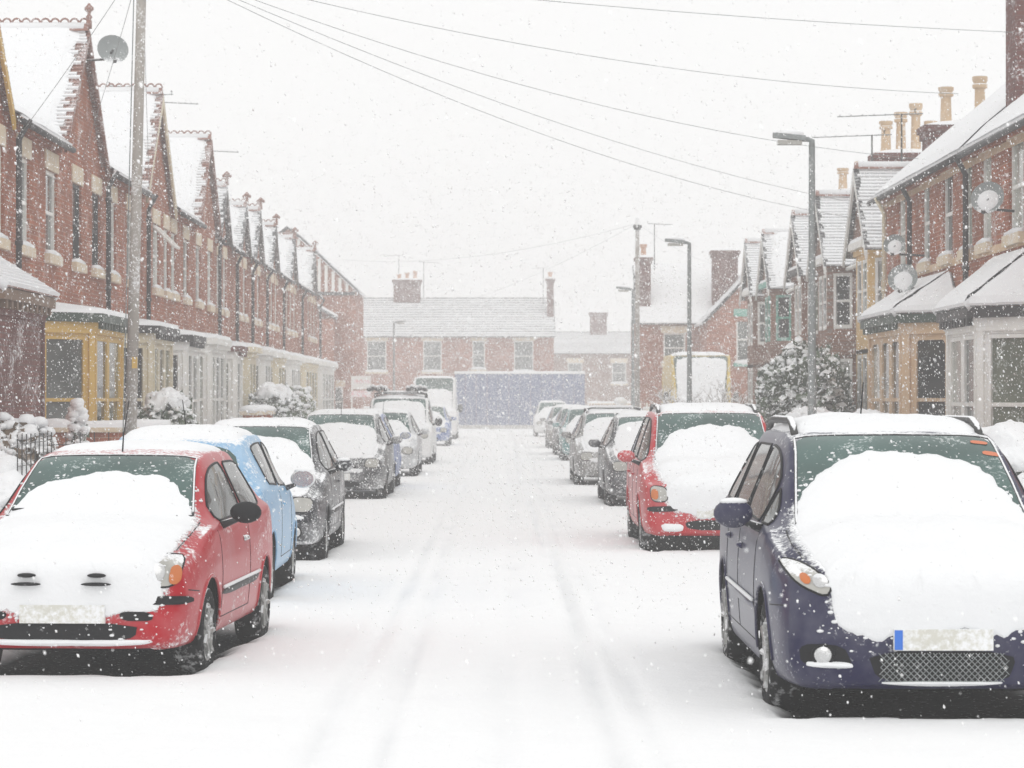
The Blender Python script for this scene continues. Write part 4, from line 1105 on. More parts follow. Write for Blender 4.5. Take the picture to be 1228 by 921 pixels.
def house(label, side, y0, y1, Lx, eave, gable=None, wins=(), bays=(), wall='brick_red', roof_tile='tile_red', ridge_z=8.4, depth=3.6, name='terraced_house', group='terraced houses', upper=(4.05, 5.40), far=0, seed=0, barge=None, cover=.84, blanket=True, sillm='stone_cream', fin=1, ground=(), gut='paint_black', low=False, wx=0.0):
    s = side; h = thing(name, label, 'house', (-s * Lx, y0, 0), 0, group); h['_s'] = s
    W = y1 - y0; F = Frame((0, 0), (0, 1), (s, 0))
    ops = [(c - w / 2, c + w / 2, upper[0], upper[1]) for c, w, *_ in wins]; gops = [(c - w / 2, c + w / 2, .3 if k == 'door' else .8, 2.35) for c, w, k in ground]
    b = MB(F); wall_sheet(b, .0, W, 0, eave, 0, ops + gops, .16)
    b.poly([(0, 0, 0), (0, 0, eave), (0, -depth * 2, eave), (0, -depth * 2, 0)]); b.poly([(W, 0, 0), (W, -depth * 2, 0), (W, -depth * 2, eave), (W, 0, eave)])
    b.build('wall', wall, h)
    for k, (o, w) in enumerate(zip(ops, wins)):
        st = w[2] if len(w) > 2 else {}
        window(h, F, *o, frame=st.get('frame', 'paint_white'), pane=st.get('pane', pane_pick(k + seed)), rec=.11, sill=sillm, lintel=sillm)
    for o, (c, w, k) in zip(gops, ground):
        if k == 'door':
            d = MB(F); d.box(o[0] + .01, o[1] - .01, -.15, -.10, o[2], o[3] - .3)
            for q in (0, 1): d.box(lerp(o[0], o[1], .15 + .4 * q), lerp(o[0], o[1], .45 + .4 * q), -.10, -.085, .5, 1.1)
            do = d.build('door', random.choice(['paint_green', 'timber_brown', 'paint_white']), h)
            d = MB(F); d.poly([(o[0] + .03, -.11, o[3] - .28), (o[0] + .03, -.11, o[3] - .02), (o[1] - .03, -.11, o[3] - .02), (o[1] - .03, -.11, o[3] - .28)]); d.build('fanlight', 'pane_grey', do)
        else: window(h, F, *o, frame='paint_white', pane=pane_pick(seed), rec=.1, sill=sillm)
    # main roof
    mt, ms = MB(), MB(); ov = .22; sl = (ridge_z - eave) / depth
    zE = eave + .04 - ov * sl; E0 = (s * ov, 0, zE); E1 = (s * ov, W, zE)
    T0 = (-s * depth, 0, ridge_z); T1 = (-s * depth, W, ridge_z)
    spans = [(gc - half, gc + half) for gc, half, za in (gable or [])]; free = []; q = 0.0
    for a_, c_ in spans:
        if a_ - q > .05: free.append((q, a_))
        q = c_
    if W - q > .05: free.append((q, W))
    for a_, c_ in free: slope(mt, ms, (s * ov, a_, zE), (s * ov, c_, zE), (-s * depth, c_, ridge_z), (-s * depth, a_, ridge_z), .12, .80 if not blanket else 1.0, (.06, .06), .03, full=(0.0, 0.0, .02, .0) if blanket else None, seed=seed + 11)
    for a_, c_ in spans: slope(mt, ms, (-s * .25, a_, eave + .25 * sl), (-s * .25, c_, eave + .25 * sl), (-s * depth, c_, ridge_z), (-s * depth, a_, ridge_z), .3, 1.0, t=.03, seed=seed + 12)
    mt.poly([T0, T1, (-s * depth * 2, W, eave), (-s * depth * 2, 0, eave)])
    for yy in (0, W): mt.poly([(0, yy, eave), T0 if yy == 0 else T1, (-s * depth * 2, yy, eave)])
    rf = mt.build('roof', roof_tile, h); ms.build('roof_snow', 'snow', rf)
    for a_, c_ in free:
        b = MB(); b.tube([(s * (ov + .03), a_ + .05, zE - .05), (s * (ov + .03), c_ - .05, zE - .05)], .05, 8); b.build('gutter', gut, h, smooth=True)
        b = MB(F); b.box(a_ + .01, c_ - .01, .004, .07, eave - .20, eave - .02)
        for k in range(int((c_ - a_) / .24)): b.box(a_ + k * .24 + .04, a_ + k * .24 + .16, .07, .13, eave - .16, eave - .03)
        b.build('eaves_course', wall, h)
    if gable:
        for gi, (gc, half, za) in enumerate(gable):
            gabled_roof(h, s, gc, half, eave - .02, za, wx + .16, depth - .1, verge=wall, cover=cover, blanket=blanket, each=not far, barge=barge, seed=seed + gi * 3, ragged=.12 if far else .22, fin=fin, tile=roof_tile, wall_x=wx + .003, low=low)
    for bb in bays: bay(h, s, **bb)
    return h
# ---------------------------------------------------------------- the terrace on the left
LX = 7.2
dk = dict(frame='paint_black', pane='pane_dark')
h0 = house('red brick house with yellow bargeboard at the near edge, hipped snowy porch', 1, 29.3, 38.8, LX, 5.95, [(7.1, 2.3, 8.08)], [(7.1, .95), (8.9, .95)],
      [dict(u0=2.2, u1=6.35, out=1.15, z_top=3.10, col='brick_dark', frame='paint_yellow', fascia='timber_brown', cant=.35, roof='hip_lines', roof_rise=.85, sill_z=.4, nfront=0, seed=5, roof_tile='tile_red')], barge='paint_yellow', seed=1, group='houses of the red brick terrace')
h1 = house('red brick house with yellow bay and a satellite dish on its tall gable', 1, 38.8, 48.3, LX, 5.95, [(7.0, 2.3, 8.06)],
      [(1.5, 1.0, dict(pane='pane_grey')), (4.0, 1.05, dict(pane='pane_grey')), (6.6, .95, dk), (8.75, .95, dk)],
      [dict(u0=2.55, u1=7.7, out=.75, z_top=3.12, col='paint_yellow', fascia='paint_green', pane0=1, cant=1.0, nfront=2)], ground=[(8.9, .9, 'door')], seed=2, group='houses of the red brick terrace')
dish(h1, .55, 7.0, 7.75, .27, (.3, -1), snowy=False)
b = MB(); b.box(.60, .72, 2.22, 2.30, .1, 2.75); b.build('porch_post', 'paint_yellow', h0)

pipe(h1, 1, 0, .35, 0, 5.9); pipe(h1, 1, 0, 9.3, 2.9, 5.9)
h2 = house('red brick house behind the leaning telegraph pole, open white top light in its gable', 1, 48.3, 58.2, LX, 5.95, [(7.5, 2.3, 8.12)],
      [(1.2, .95, dict(pane='pane_grey')), (3.6, .95), (7.5, 1.0, dict(pane='pane_curtain')), (9.2, .8)],
      [dict(u0=.2, u1=5.0, out=.75, z_top=3.12, col='paint_cream', fascia='paint_black', pane0=0, cant=.95, nfront=3), dict(u0=5.7, u1=9.6, out=.75, z_top=3.08, col='paint_white', fascia='paint_black', pane0=3, nfront=2)], seed=3, group='houses of the red brick terrace', barge='paint_cream', fin=0)
b = MB(Frame((0, 7.5), (0, 1), (1, 0)))
P = [(-.46, .02, 5.32), (.46, .02, 5.32), (.46, .42, 4.92), (-.46, .42, 4.92)]
for a, c in zip(P, P[1:] + P[:1]): b.tube([a, c], .035, 6)
b.build('open_top_light', 'paint_white', h2)
pipe(h2, 1, 0, 5.3, 2.9, 5.9)
h3 = house('third tall-gabled red brick house of the terrace, white flat-roofed bays', 1, 58.2, 67.4, LX, 5.95, [(7.0, 2.3, 8.08)], [(.6, .85), (2.9, .95), (5.4, .95), (7.9, .95)],
      [dict(u0=.4, u1=5.2, out=.75, z_top=3.12, col='paint_white', fascia='paint_white', pane0=2, nfront=3), dict(u0=6.2, u1=9.0, out=.75, z_top=3.05, col='paint_white', fascia='brick_dark', pane0=4, cant=.7, nfront=1)], seed=4, group='houses of the red brick terrace', fin=0)
pipe(h3, 1, 0, 9.0, 2.9, 5.9)
rest = [(67.4, 71.9, 1.5, 7.22), (71.9, 76.4, 2.4, 7.10), (76.4, 81.2, 2.2, 7.28), (81.2, 87.4, 2.9, 7.18), (87.4, 95.6, 4.4, 7.25), (95.6, 105, 6.2, 7.38)]
words = ['first', 'second', 'third', 'fourth', 'fifth', 'last']
for k, (a, c, gc, za) in enumerate(rest):
    W_ = c - a
    h = house(f'{words[k]} of the small-gabled brick houses beyond the three tall gables', 1, a, c, LX, 5.8, [(gc, 1.42, za)], [(gc - .75, .8), (gc + .8, .8)] if W_ < 5 else [(gc - 1.6, .85), (gc, .85), (gc + 1.6, .85)],
          [dict(u0=.4, u1=W_ - .5, out=.75, z_top=3.10, col='paint_white' if k % 2 else 'paint_cream', fascia='paint_white' if k else 'paint_cream', pane0=k, nfront=2 if W_ < 5 else 4, far=1)],
          far=1, seed=20 + k * 5, group='houses of the red brick terrace', fin=2, ridge_z=8.0, roof_tile='slate')
    pipe(h, 1, 0, W_ - .25, 2.9, 5.7)
    if k in (1, 3, 4, 5): chimney(h, -3.4, W_ * .5, 7.2, 8.75, .9, 1.1, 3, ph=.75)
    if k in (0, 1, 2, 4): tv_aerial(h, -2.6 + .5 * (k % 2), W_ * .3, 7.2, 2.6 + .3 * (k % 3), 1.3, -1 if k % 2 else 1)

# ---------------------------------------------------------------- the row on the right
r1 = house('red brick house at the right edge with a tall chimney and white bay', -1, 30.5, 40.6, LX, 5.62, None, [(3.4, 1.0), (6.7, 1.05, dict(pane='pane_curtain')), (9.0, .85, dict(pane='pane_curtain'))],
      [dict(u0=4.5, u1=8.9, out=.75, z_top=3.0, col='paint_white', fascia='paint_black', pane0=4, cant=1.0, nfront=2, roof='hip', roof_rise=.75, seed=31)], ridge_z=8.65, seed=30, wall='brick_red', group='houses opposite the terrace', roof_tile='slate')
chimney(r1, 1.0, 9.85, 5.8, 10.9, .95, .75, 2, brick='brick_dark')
dish(r1, -.42, 6.6, 4.55, .24, (-.5, -1)); pipe(r1, -1, 0, 9.95, 2.9, 5.5)
r2 = house('red brick house with tan arched bay, two dishes, next to the yellow bay', -1, 40.6, 50.3, LX, 5.62, None, [(.45, .75), (2.3, .95), (4.5, .8), (7.2, .85)],
      [dict(u0=1.2, u1=6.9, out=.75, z_top=3.12, col='stone_tan', frame='stone_tan', fascia='paint_green', pane0=3, cant=.95, nfront=3, arch=True, roof='hip', roof_rise=.62, seed=33)], ridge_z=8.65, seed=34, wall='brick_red', group='houses opposite the terrace', roof_tile='slate', sillm='stone_cream')
dish(r2, -.55, 4.4, 4.35, .19, (-.4, -1)); dish(r2, -.62, 3.0, 3.72, .25, (-.4, -1)); pipe(r2, -1, 0, 5.4, 2.9, 5.5); pipe(r2, -1, 0, 8.4, 2.9, 5.5, 'paint_cream')
for hh, ww in ((r1, 10.1), (r2, 9.7)):                      # cream stone bands between the upper windows
    b = MB(Frame((0, 0), (0, 1), (-1, 0))); b.box(0.01, ww - .01, -.02, .014, 5.30, 5.40); b.box(0.01, ww - .01, -.02, .016, 3.86, 3.98); b.build('stone_band', 'stone_tan', hh)
LG = 7.9
gab = [(50.6, 57.1, 53.8, 6.39, 'paint_ochre', 'paint_white', 'brick_brown', 'brown brick house with yellow painted two-storey bay, white cornice'),
       (57.1, 62.9, 60.4, 6.34, 'brick_brown', 'paint_white', 'brick_brown', 'brown brick gabled house behind the big evergreen, white bay cornice'),
       (62.9, 69.1, 65.4, 6.25, 'brick_brown', 'paint_black', 'brick_brown', 'brown brick gabled house with dark bay cornice, next beyond the big evergreen'),
       (69.1, 75.4, 72.8, 6.25, 'brick_brown', 'paint_turquoise', 'brick_brown', 'brown brick gabled house with turquoise bay cornice'),
       (75.4, 80.8, 77.9, 6.30, 'brick_brown', 'paint_white', 'brick_brown', 'brown brick gabled house last of the row opposite, white bay')]
for k, (a, c, g_, za, col, cor, wl, lab) in enumerate(gab):
    gc = g_ - a
    fr = 'paint_white' if k != 3 else 'paint_turquoise'
    h = house(lab, -1, a, c, LG, 4.78, [(gc, 1.62, za)], [], [
        dict(u0=gc - 1.55, u1=gc + 1.55, out=.60, z_top=3.02, base_mat=col, col=col, frame=fr, fascia=None, roof='none', cant=.65, pane0=k + 1, nfront=2, far=1, sill_z=.8),
        dict(u0=gc - 1.55, u1=gc + 1.55, out=.60, z_top=4.92, base_z=2.65, sill_z=3.30, base_mat=col, col=col, frame=fr, fascia=cor, roof='flat', cant=.65, pane0=k + 2, nfront=2, far=1)],
        wall=wl, roof_tile='slate', ridge_z=7.0, depth=3.0, seed=40 + 7 * k, barge='paint_white', cover=.84, blanket=(k % 2 == 1 and k != 1), far=1, group='houses opposite the terrace', fin=0, ground=[(W_ - .7, .9, 'door')] if False else (), wx=.62, low=True, gut='paint_white')
    if k in (0, 1, 2): chimney(h, 1.3, (2.4, 3.0, 5.2)[k], 6.0, (7.15, 7.25, 7.0)[k], 1.5, .8, (2, 4, 3)[k], brick='brick_dark', pot='pot_buff', ph=(1.0, .95, .8)[k])
    if k < 2: tv_aerial(h, .2, (3.2, 1.0)[k], 5.6, 1.9, 1.7, -1)

# ---------------------------------------------------------------- houses that face the camera at the end of the street
def front_house(name, label, x0, x1, y, eave, ridge, depth, wall, wins=(), group='houses across the end of the street', tile='slate', cover=.80, gable_x=None, seed=0, upper=None, blanket=False, lintel='stone_cream', pane='pane_grey', gauge=.17):
    h = thing(name, label, 'house', ((x0 + x1) / 2, y, 0), 0, group); xa = x0 - (x0 + x1) / 2; xb = -xa
    F = Frame((xa, 0), (1, 0), (0, -1)); Wd = x1 - x0
    ops = [tuple(w) for w in wins]
    b = MB(F); wall_sheet(b, 0, Wd, 0, eave, 0, ops, .15)
    b.poly([(0, 0, 0), (0, -2 * depth, 0), (0, -2 * depth, eave), (0, 0, eave)]); b.poly([(Wd, 0, 0), (Wd, 0, eave), (Wd, -2 * depth, eave), (Wd, -2 * depth, 0)])
    if gable_x is not None:
        b.poly([(0, 0, eave), (gable_x, 0, ridge), (Wd, 0, eave)])
    b.build('wall', wall, h)
    for o in ops: window(h, F, *o, frame='paint_white', pane=pane, rec=.1, sill=lintel, lintel=lintel, snow=.09)
    mt, ms = MB(), MB()
    if gable_x is None:
        slope(mt, ms, (xa - .1, -.2, eave - .1), (xb + .1, -.2, eave - .1), (xb + .1, depth, ridge), (xa - .1, depth, ridge), gauge, cover, (.1, .1), .04, lift=.05, full=(0, 0, 0, 0) if blanket else None, seed=seed)
        for xx in (xa, xb): mt.poly([(xx, 0, eave), (xx, depth, ridge - .02), (xx, 2 * depth, eave)])
    else:
        gx = xa + gable_x
        for xe, sg in ((xa, -1), (xb, 1)): slope(mt, ms, (xe + sg * .15, -.2, eave - .12), (xe + sg * .15, 2 * depth, eave - .12), (gx, 2 * depth, ridge + .05), (gx, -.2, ridge + .05), .15, 1.0, t=.09, seed=seed)
    rf = mt.build('roof', tile, h); ms.build('roof_snow', 'snow', rf)
    if gable_x is None: crest(rf, xa, xb, depth, ridge + .06, .45, False, 'slate', None, True)
    return h
eh = front_house('end_house', 'long brick house across the end of the street, snow in stripes on its roof', -8.6, 3.15, 157, 5.45, 7.75, 4.0, 'brick_red',
     [(.75, 1.9, 3.35, 5.15), (4.05, 5.15, 3.35, 5.15), (6.95, 7.7, 3.5, 5.15), (9.4, 10.55, 3.35, 5.15)], seed=70, cover=.68, gauge=.30)
chimney(eh, -2.9, 4.0, 7.0, 8.9, 1.6, .9, 3, ph=.45); chimney(eh, 5.7, 2.2, 6.2, 8.9, .4, .5, 1, ph=.5); tv_aerial(eh, -1.9, 4, 7.6, 2.4, 1.2); tv_aerial(eh, -3.4, 4, 8.6, 1.8, 1.2, -1); tv_aerial(eh, 5.3, 3, 7.4, 2.2, .9, -1)
rh = front_house('corner_house', 'brick house with wide snowy roof and tall stack, set back behind the yellow van', 5.6, 9.4, 108, 4.85, 7.3, 3.2, 'brick_red', [(1.0, 1.9, 3.2, 4.4)], seed=75, cover=1.0, blanket=True, group='houses at the right of the street end')
chimney(rh, -1.65, 1.0, 4.0, 7.5, .55, .8, 1, ph=.7); tv_aerial(rh, -1.2, 1.0, 7.0, 1.9, 1.0)
rg = front_house('corner_house', 'gabled brick wing with a turquoise window lintel beside the wide snowy roof', 8.05, 14.0, 104, 4.75, 7.9, 3.0, 'brick_red', [(1.15, 1.75, 3.15, 4.95)], gable_x=3.0, seed=77, group='houses at the right of the street end', lintel='paint_turquoise')
chimney(rg, -1.9, 4.5, 4.7, 7.75, 1.0, .9, 0)
fh = front_house('far_house', 'faint low house far off behind the blue hoarding, square stack on its roof', 3.4, 14.0, 182, 4.9, 6.3, 3.0, 'brick_brown', [(1.2, 2.2, 2.8, 4.2), (4.2, 5.2, 2.8, 4.2)], seed=80, cover=.9)
chimney(fh, -1.9, 3, 5.6, 7.7, 1.15, .9, 0)
th = front_house('half_timbered_house', 'brick house with half-timbered gable at the far end of the terrace', -13.0, -6.72, 124, 6.75, 9.65, 3.5, 'brick_red', [(3.4, 4.2, 2.9, 4.4), (4.9, 5.7, .9, 2.3)], gable_x=3.14, seed=83, group='houses across the end of the street')
for k in range(15):
    x = .32 * k + .1
    top = 6.75 + 2.9 * (1 - abs(x) / 3.14)
    if x < 3.0:
        b = MB(); b.box(x, x + .14, -.06, -.01, 6.72, top - .12); b.build('timber_batten', 'paint_white', th)
b = MB(); b.box(-.2, 3.1, -.08, -.01, 6.55, 6.70); b.build('timber_beam', 'paint_black', th)
b = MB(); b.prism([(1.1, -1.6, 6.1), (1.1, 0, 6.1), (2.3, 0, 5.4), (2.3, -1.6, 5.4)], (0, 0, .12)); lt = b.build('lean_to_roof', 'slate', th)
b = MB(); b.prism([(1.08, -1.62, 6.225), (1.08, 0, 6.225), (2.32, 0, 5.525), (2.32, -1.62, 5.525)], (0, 0, .12)); b.build('snow', 'snow', lt)
b = MB(); b.box(1.2, 2.2, -1.5, -.01, 0, 5.4); b.build('lean_to_wall', 'brick_red', th)

# blue hoarding across the end of the road: separate boards on posts
hd = thing('hoarding', 'blue board hoarding across the end of the road with a snowy top edge', 'hoarding', (1.1, 151.5, 0))
for k in range(12):
    w = 7.4 / 12; b = MB(); b.box(-3.7 + k * w + .008, -3.7 + (k + 1) * w - .008, -.02 - .006 * (k % 2), .03, .25, 3.15); b.build('board', 'hoarding_blue', hd)
for k in range(7):
    b = MB(); x = -3.6 + k * 1.2; b.box(x - .06, x + .06, .031, .15, -.02, 3.1); b.build('post', 'timber_brown', hd)
b = MB(); b.box(-3.75, 3.75, -.06, .07, 3.151, 3.21); cp = b.build('capping', 'paint_white', hd)
b = MB(); b.tube([(-3.7, 0, 3.23), (3.7, 0, 3.23)], .075, 8); b.build('snow', 'snow', cp, smooth=True)
b = MB(); b.box(-3.7, 3.7, -.10, -.04, .0, .25); b.build('kick_board', 'render_grey', hd)

# ---------------------------------------------------------------- street furniture
def lamp_post(label, x, y, h, arm, side):
    t = thing('street_lamp', label, 'street lamp', (x, y, .15), 0, 'street lamps')
    b = MB(); b.lathe([(.085, 0), (.085, 1.2), (.065, 1.25), (.052, h * .6), (.045, h - .15)], (0, 0, 0), 'z', 12); p = b.build('pole', 'steel_grey', t); smooth_by_angle(p, 40)
    b = MB(); b.tube([(0, 0, h - .17), (0, 0, h - .06), (-side * .06, 0, h - .03), (-side * .16, 0, h - .03)], .045, 8); b.build('bracket', 'steel_grey', t, smooth=True)
    b = MB(); a0, a1 = .10, arm
    P = [(-side * a0, -.11, h - .06), (-side * a1, -.08, h - .01), (-side * a1, .08, h - .01), (-side * a0, .11, h - .06)]
    b.prism(P if side < 0 else P[::-1], (0, 0, .07)); hd_ = b.build('lamp_head', 'steel_grey', t)
    b = MB(); b.box(*sorted((-side * (a0 + .05), -side * (a1 - .06))), -.08, .08, h - .115, h - .052); b.build('lamp_bowl', 'lens', hd_)
    b = MB(); b.ellipsoid((-side * (a0 + a1) / 2, 0, h + .05), ((a1 - a0) / 2 * .95, .10, .055), 12, 7); b.build('snow', 'snow', hd_, smooth=True)
    return t
lamp_post('tall grey street lamp nearest the camera, in front of the yellow bay', 4.5, 38.5, 5.38, .56, 1)
lamp_post('grey street lamp in front of the yellow van', 4.5, 63.5, 5.35, .58, 1)
lamp_post('grey street lamp beyond the far telegraph pole', 4.45, 89.5, 5.3, .56, 1)
lamp_post('faint street lamp on the terrace side before the end house', -5.1, 128, 5.3, .56, -1)
def tele_pole(label, x, y, h, r, lean):
    t = thing('telegraph_pole', label, 'telegraph pole', (x, y, .1), 0, 'telegraph poles')
    b = MB(); b.tube([(0, 0, -.1), (lean * h * .5, 0, h * .5), (lean * h, 0, h)], [r * 1.1, r, r * .85], 14); b.build('pole', 'wood_pole', t, smooth=True)
    b = MB(); zt = h - .35
    b.lathe([(r * 1.5, zt), (r * 1.5, zt + .06)], (lean * zt, 0, 0), 'z', 12)
    for k in range(6): b.ellipsoid((lean * zt + r * 1.5 * math.cos(k), r * 1.5 * math.sin(k), zt + .1), (.03, .03, .06), 6, 5)
    b.build('insulator_ring', 'steel_dark', t)
    b = MB(); b.ellipsoid((lean * h, 0, h), (r * .85, r * .85, .06), 10, 6); b.build('snow', 'snow', t, smooth=True)
    return t
tp = tele_pole('tall leaning wooden telegraph pole in front of the red brick terrace', -4.93, 35.4, 7.85, .073, .024)
b = MB(); b.box(.06, .13, -.11, -.095, 2.05, 2.2); b.build('number_tag', 'paint_yellow', tp)
b = MB(); zz = [(.024 * z - .098, -.02, z) for z in (0, 3, 6, 7.5)]; b.tube(zz, .008, 6); b.build('cable', 'steel_grey', tp)
tp2 = tele_pole('far wooden telegraph pole standing before the corner house', 4.42, 86, 7.45, .075, 0.0)
def wire(label, P, sag, r=.0045, n=24):
    P = [Vector(p) for p in P]; Q = []
    for k in range(n + 1):
        t = k / n; p = P[0].lerp(P[1], t); p.z -= sag * 4 * t * (1 - t); Q.append(tuple(p))
    b = MB(); b.tube(Q, r, 5); o = b.build('overhead_wire', 'steel_grey'); tag(o, label, 'wire', 'overhead telephone wires')
def at(px, py, d): return ((px - 600) * d / FPX, d, EYE + (478 - py) * d / FPX)
PT = (-4.93 + .024 * 7.5, 35.4, 7.6)
for lab, e, s_ in (('topmost overhead wire, running to the tall brick chimney at the right edge', at(1216, 38, 40), .12),
                   ('overhead wire, second from the top, reaching the chimney pots at the right', at(1150, 112, 44), .35),
                   ('overhead wire that ends on the far eaves of the right brick house', at(1102, 190, 47), .45),
                   ('lowest overhead wire passing behind the nearest street lamp', at(1030, 262, 52), .50),
                   ('overhead wire just above the lowest one near the nearest street lamp', at(1010, 240, 54), .35)):
    wire(lab, (PT, e), s_)
wire('overhead wire from the leaning pole down to the first tall gable', (PT, (-7.2, 46, 5.9)), .1)
wire('overhead wire from the leaning pole to the second tall gable', (PT, (-7.1, 54, 5.9)), .1)
wire('overhead wire from the leaning pole up past the near yellow bargeboard', (PT, (-7.1, 39.3, 5.6)), .05)
P2 = (4.42, 86, 7.4)
wire('faint wire from the far telegraph pole to the terrace far end', (P2, (-7.0, 118, 7.9)), .5)
wire('faint lower wire from the far telegraph pole toward the end house', (P2, (-6.2, 150, 6.3)), .6)
wire('faint wire from the far telegraph pole to the corner house stack', (P2, (8.6, 108, 7.2)), .15)

# agent's board with red lettering, too faint to read
sb = thing('sign_board', 'small white board with red lettering on a post at the terrace far end', 'sign', (-5.95, 112, .1))
b = MB(); b.tube([(-.28, 0, 0), (-.28, 0, 2.6)], .035, 8); b.build('post', 'paint_white', sb)
b = MB(); b.box(-.30, .52, -.05, -.02, 2.05, 2.60); b.build('board', 'sign_white', sb)
b = MB(); b.box(-.30, .52, -.05, -.02, 1.72, 1.98); b.build('lower_board', 'sign_red', sb)
b = MB(); rnd = random.Random(3); x = -.18
while x < .40:
    w = .05 + .04 * rnd.random(); b.box(x, x + w, -.058, -.051, 2.30, 2.30 + .10 + .07 * rnd.random()); x += w + .025
b.build('lettering', 'sign_red', sb)

# garden walls, piers, fences
def garden_wall(label, P, Q, h, mat='brick_red', th=.22, snow=.11):
    P, Q = Vector((*P, 0)), Vector((*Q, 0)); ln = (Q - P).length; t = (Q - P) / ln; n = Vector((-t.y, t.x, 0))
    o = thing('garden_wall', label, 'wall', (P.x, P.y, .12), 0, 'front garden walls'); o['kind'] = 'thing'; F = Frame((0, 0), (t.x, t.y), (n.x, n.y))
    b = MB(F); b.box(0, ln, -th / 2, th / 2, -.2, h); b.build('wall', mat, o)
    b = MB(F); b.box(-.02, ln + .02, -th / 2 - .05, th / 2 + .05, h + .001, h + .07); b.build('coping', 'stone_cream', o)
    b = MB(F); k = max(4, int(ln / .4)); b.tube([(ln * q / k, .02 * math.sin(q), h + .075 + .015 * math.sin(q * 1.7)) for q in range(k + 1)], [snow * (1 + .12 * math.sin(q * 2.3)) for q in range(k + 1)], 10); s_ = b.build('snow', 'snow', o, smooth=True)
for lab, P, Q, h in (('low brick garden wall across the yellow bay front, deep snow on top', (-7.0, 39.6), (-4.95, 40.0), 1.13), ('low brick wall along the pavement before the yellow bay', (-5.2, 40.2), (-5.2, 46.5), .75),
                     ('snowy garden wall before the leaning pole house', (-5.3, 47.6), (-5.3, 56.5), .85), ('snowy garden wall before the third tall gable', (-5.3, 58.0), (-5.3, 66.5), .9),
                     ('long snowy garden wall before the small-gabled houses', (-5.3, 68.0), (-5.3, 103), .9),
                     ('snowy garden wall before the tan arched bay', (5.3, 40.0), (5.3, 49.5), 1.0), ('snowy garden wall before the white bay at the right edge', (5.3, 31), (5.3, 39), 1.0),
                     ('snowy garden wall before the gabled houses opposite', (5.4, 51), (5.4, 80), .95), ('brick garden wall with snow cap before the corner house', (5.2, 97), (11, 97), 1.15), ('low brick wall before the end house, left of the hoarding', (-8, 149.8), (-2.8, 149.8), 1.0), ('low wall right of the blue hoarding', (4.9, 149.8), (9, 149.8), 1.3)):
    garden_wall(lab, P, Q, h)
for lab, y in (('snow-capped gate pier, nearer of the pair before the third tall gable', 57.2), ('snow-capped gate pier, farther of the pair before the third tall gable', 59.6)):
    o = thing('gate_pier', lab, 'gate pier', (-5.3, y, .12), 0, 'gate piers'); b = MB(); b.box(-.2, .2, -.2, .2, -.1, 1.28); b.build('pier', 'brick_red', o)
    b = MB(); b.box(-.26, .26, -.26, .26, 1.281, 1.36); b.build('cap', 'stone_cream', o); b = MB(); b.ellipsoid((0, 0, 1.38), (.31, .31, .12), 14, 8); b.build('snow', 'snow', o, smooth=True)
fe = thing('wire_fence', 'rusty wire mesh fence beside the snow-laden conifer', 'fence', (-5.35, 29.6, .1))
for k in range(9):
    b = MB(); b.tube([(0, k * .28, 0), (0, k * .28, 1.25)], .008, 5); b.build('upright', 'steel_dark', fe)
for z in (.3, .6, .9, 1.15):
    b = MB(); b.tube([(0, 0, z), (0, 2.24, z)], .006, 5); b.build('strand', 'steel_dark', fe)
for k in range(9):
    b = MB(); b.tube([(k * .17, 2.25, 0), (k * .17, 2.25, 1.25)], .007, 5); b.build('upright', 'steel_dark', fe)
for z in (.5, .8, 1.1):
    b = MB(); b.tube([(0, 2.25, z), (1.4, 2.25, z)], .006, 5); b.build('strand', 'steel_dark', fe)

# ---------------------------------------------------------------- the yellow van in the yard
yv = Car('parked_van', 'tall yellow van standing off the road behind the bare bush, snow over its windscreen', spec(
    W=1.10, L=6.2, H=3.30, zf=1.25, zc=1.75, yc=.55, yr0=1.15, yr1=6.0, yh=6.1, zbelt=1.70, zbr=1.80, Rw=.36, wheels=(1.0, 4.9), wr=.92, nose=.86, paint='van_yellow', res=.6, far=1, rear_window=0, headroom=1.2,
    windows=[(.9, 1.7)], seams=[], handles=[], mirror=(.1, .06, .2), mirror_mat='plastic_black', roof_snow_end=5.9, lamp=[(.6, -.5), (.86, -.5), (.86, -.3), (.6, -.3)], front=[],
    snow=dict(climb=.93, side=.80, t=.035, hw=.80, rt=.10, extra=[])), 6.95, 91.5, 0, cat='van')

# ---------------------------------------------------------------- shrubs and hedges
def snow_dome(mb, r, seed, reach=1.15):
    rows = []; nu, nv = 44, 12
    for k in range(nv + 1):
        th = reach * k / nv; ring = []
        for q in range(nu):
            ph = 2 * math.pi * q / nu; t2 = th * (1 + .25 * noise.noise(Vector((math.cos(ph) * 2.5, math.sin(ph) * 2.5, seed))))
            d = Vector((math.sin(t2) * math.cos(ph), math.sin(t2) * math.sin(ph), math.cos(t2)))
            f = 1.0 + .16 * noise.noise(d * 2.2 + Vector((seed, 0, 0))) + .10 * noise.noise(d * 6 + Vector((0, seed, 0))) + .05 * noise.noise(d * 14) + .05 * math.cos(min(1.57, t2)) - .10 * (k == nv)
            ring.append((d.x * f * r[0], d.y * f * r[1], r[2] + d.z * f * r[2]))
        rows.append(mb.pts(ring))
    for k in range(nv):
        for q in range(nu): mb.face((rows[k] + q, rows[k + 1] + q, rows[k + 1] + (q + 1) % nu, rows[k] + (q + 1) % nu))
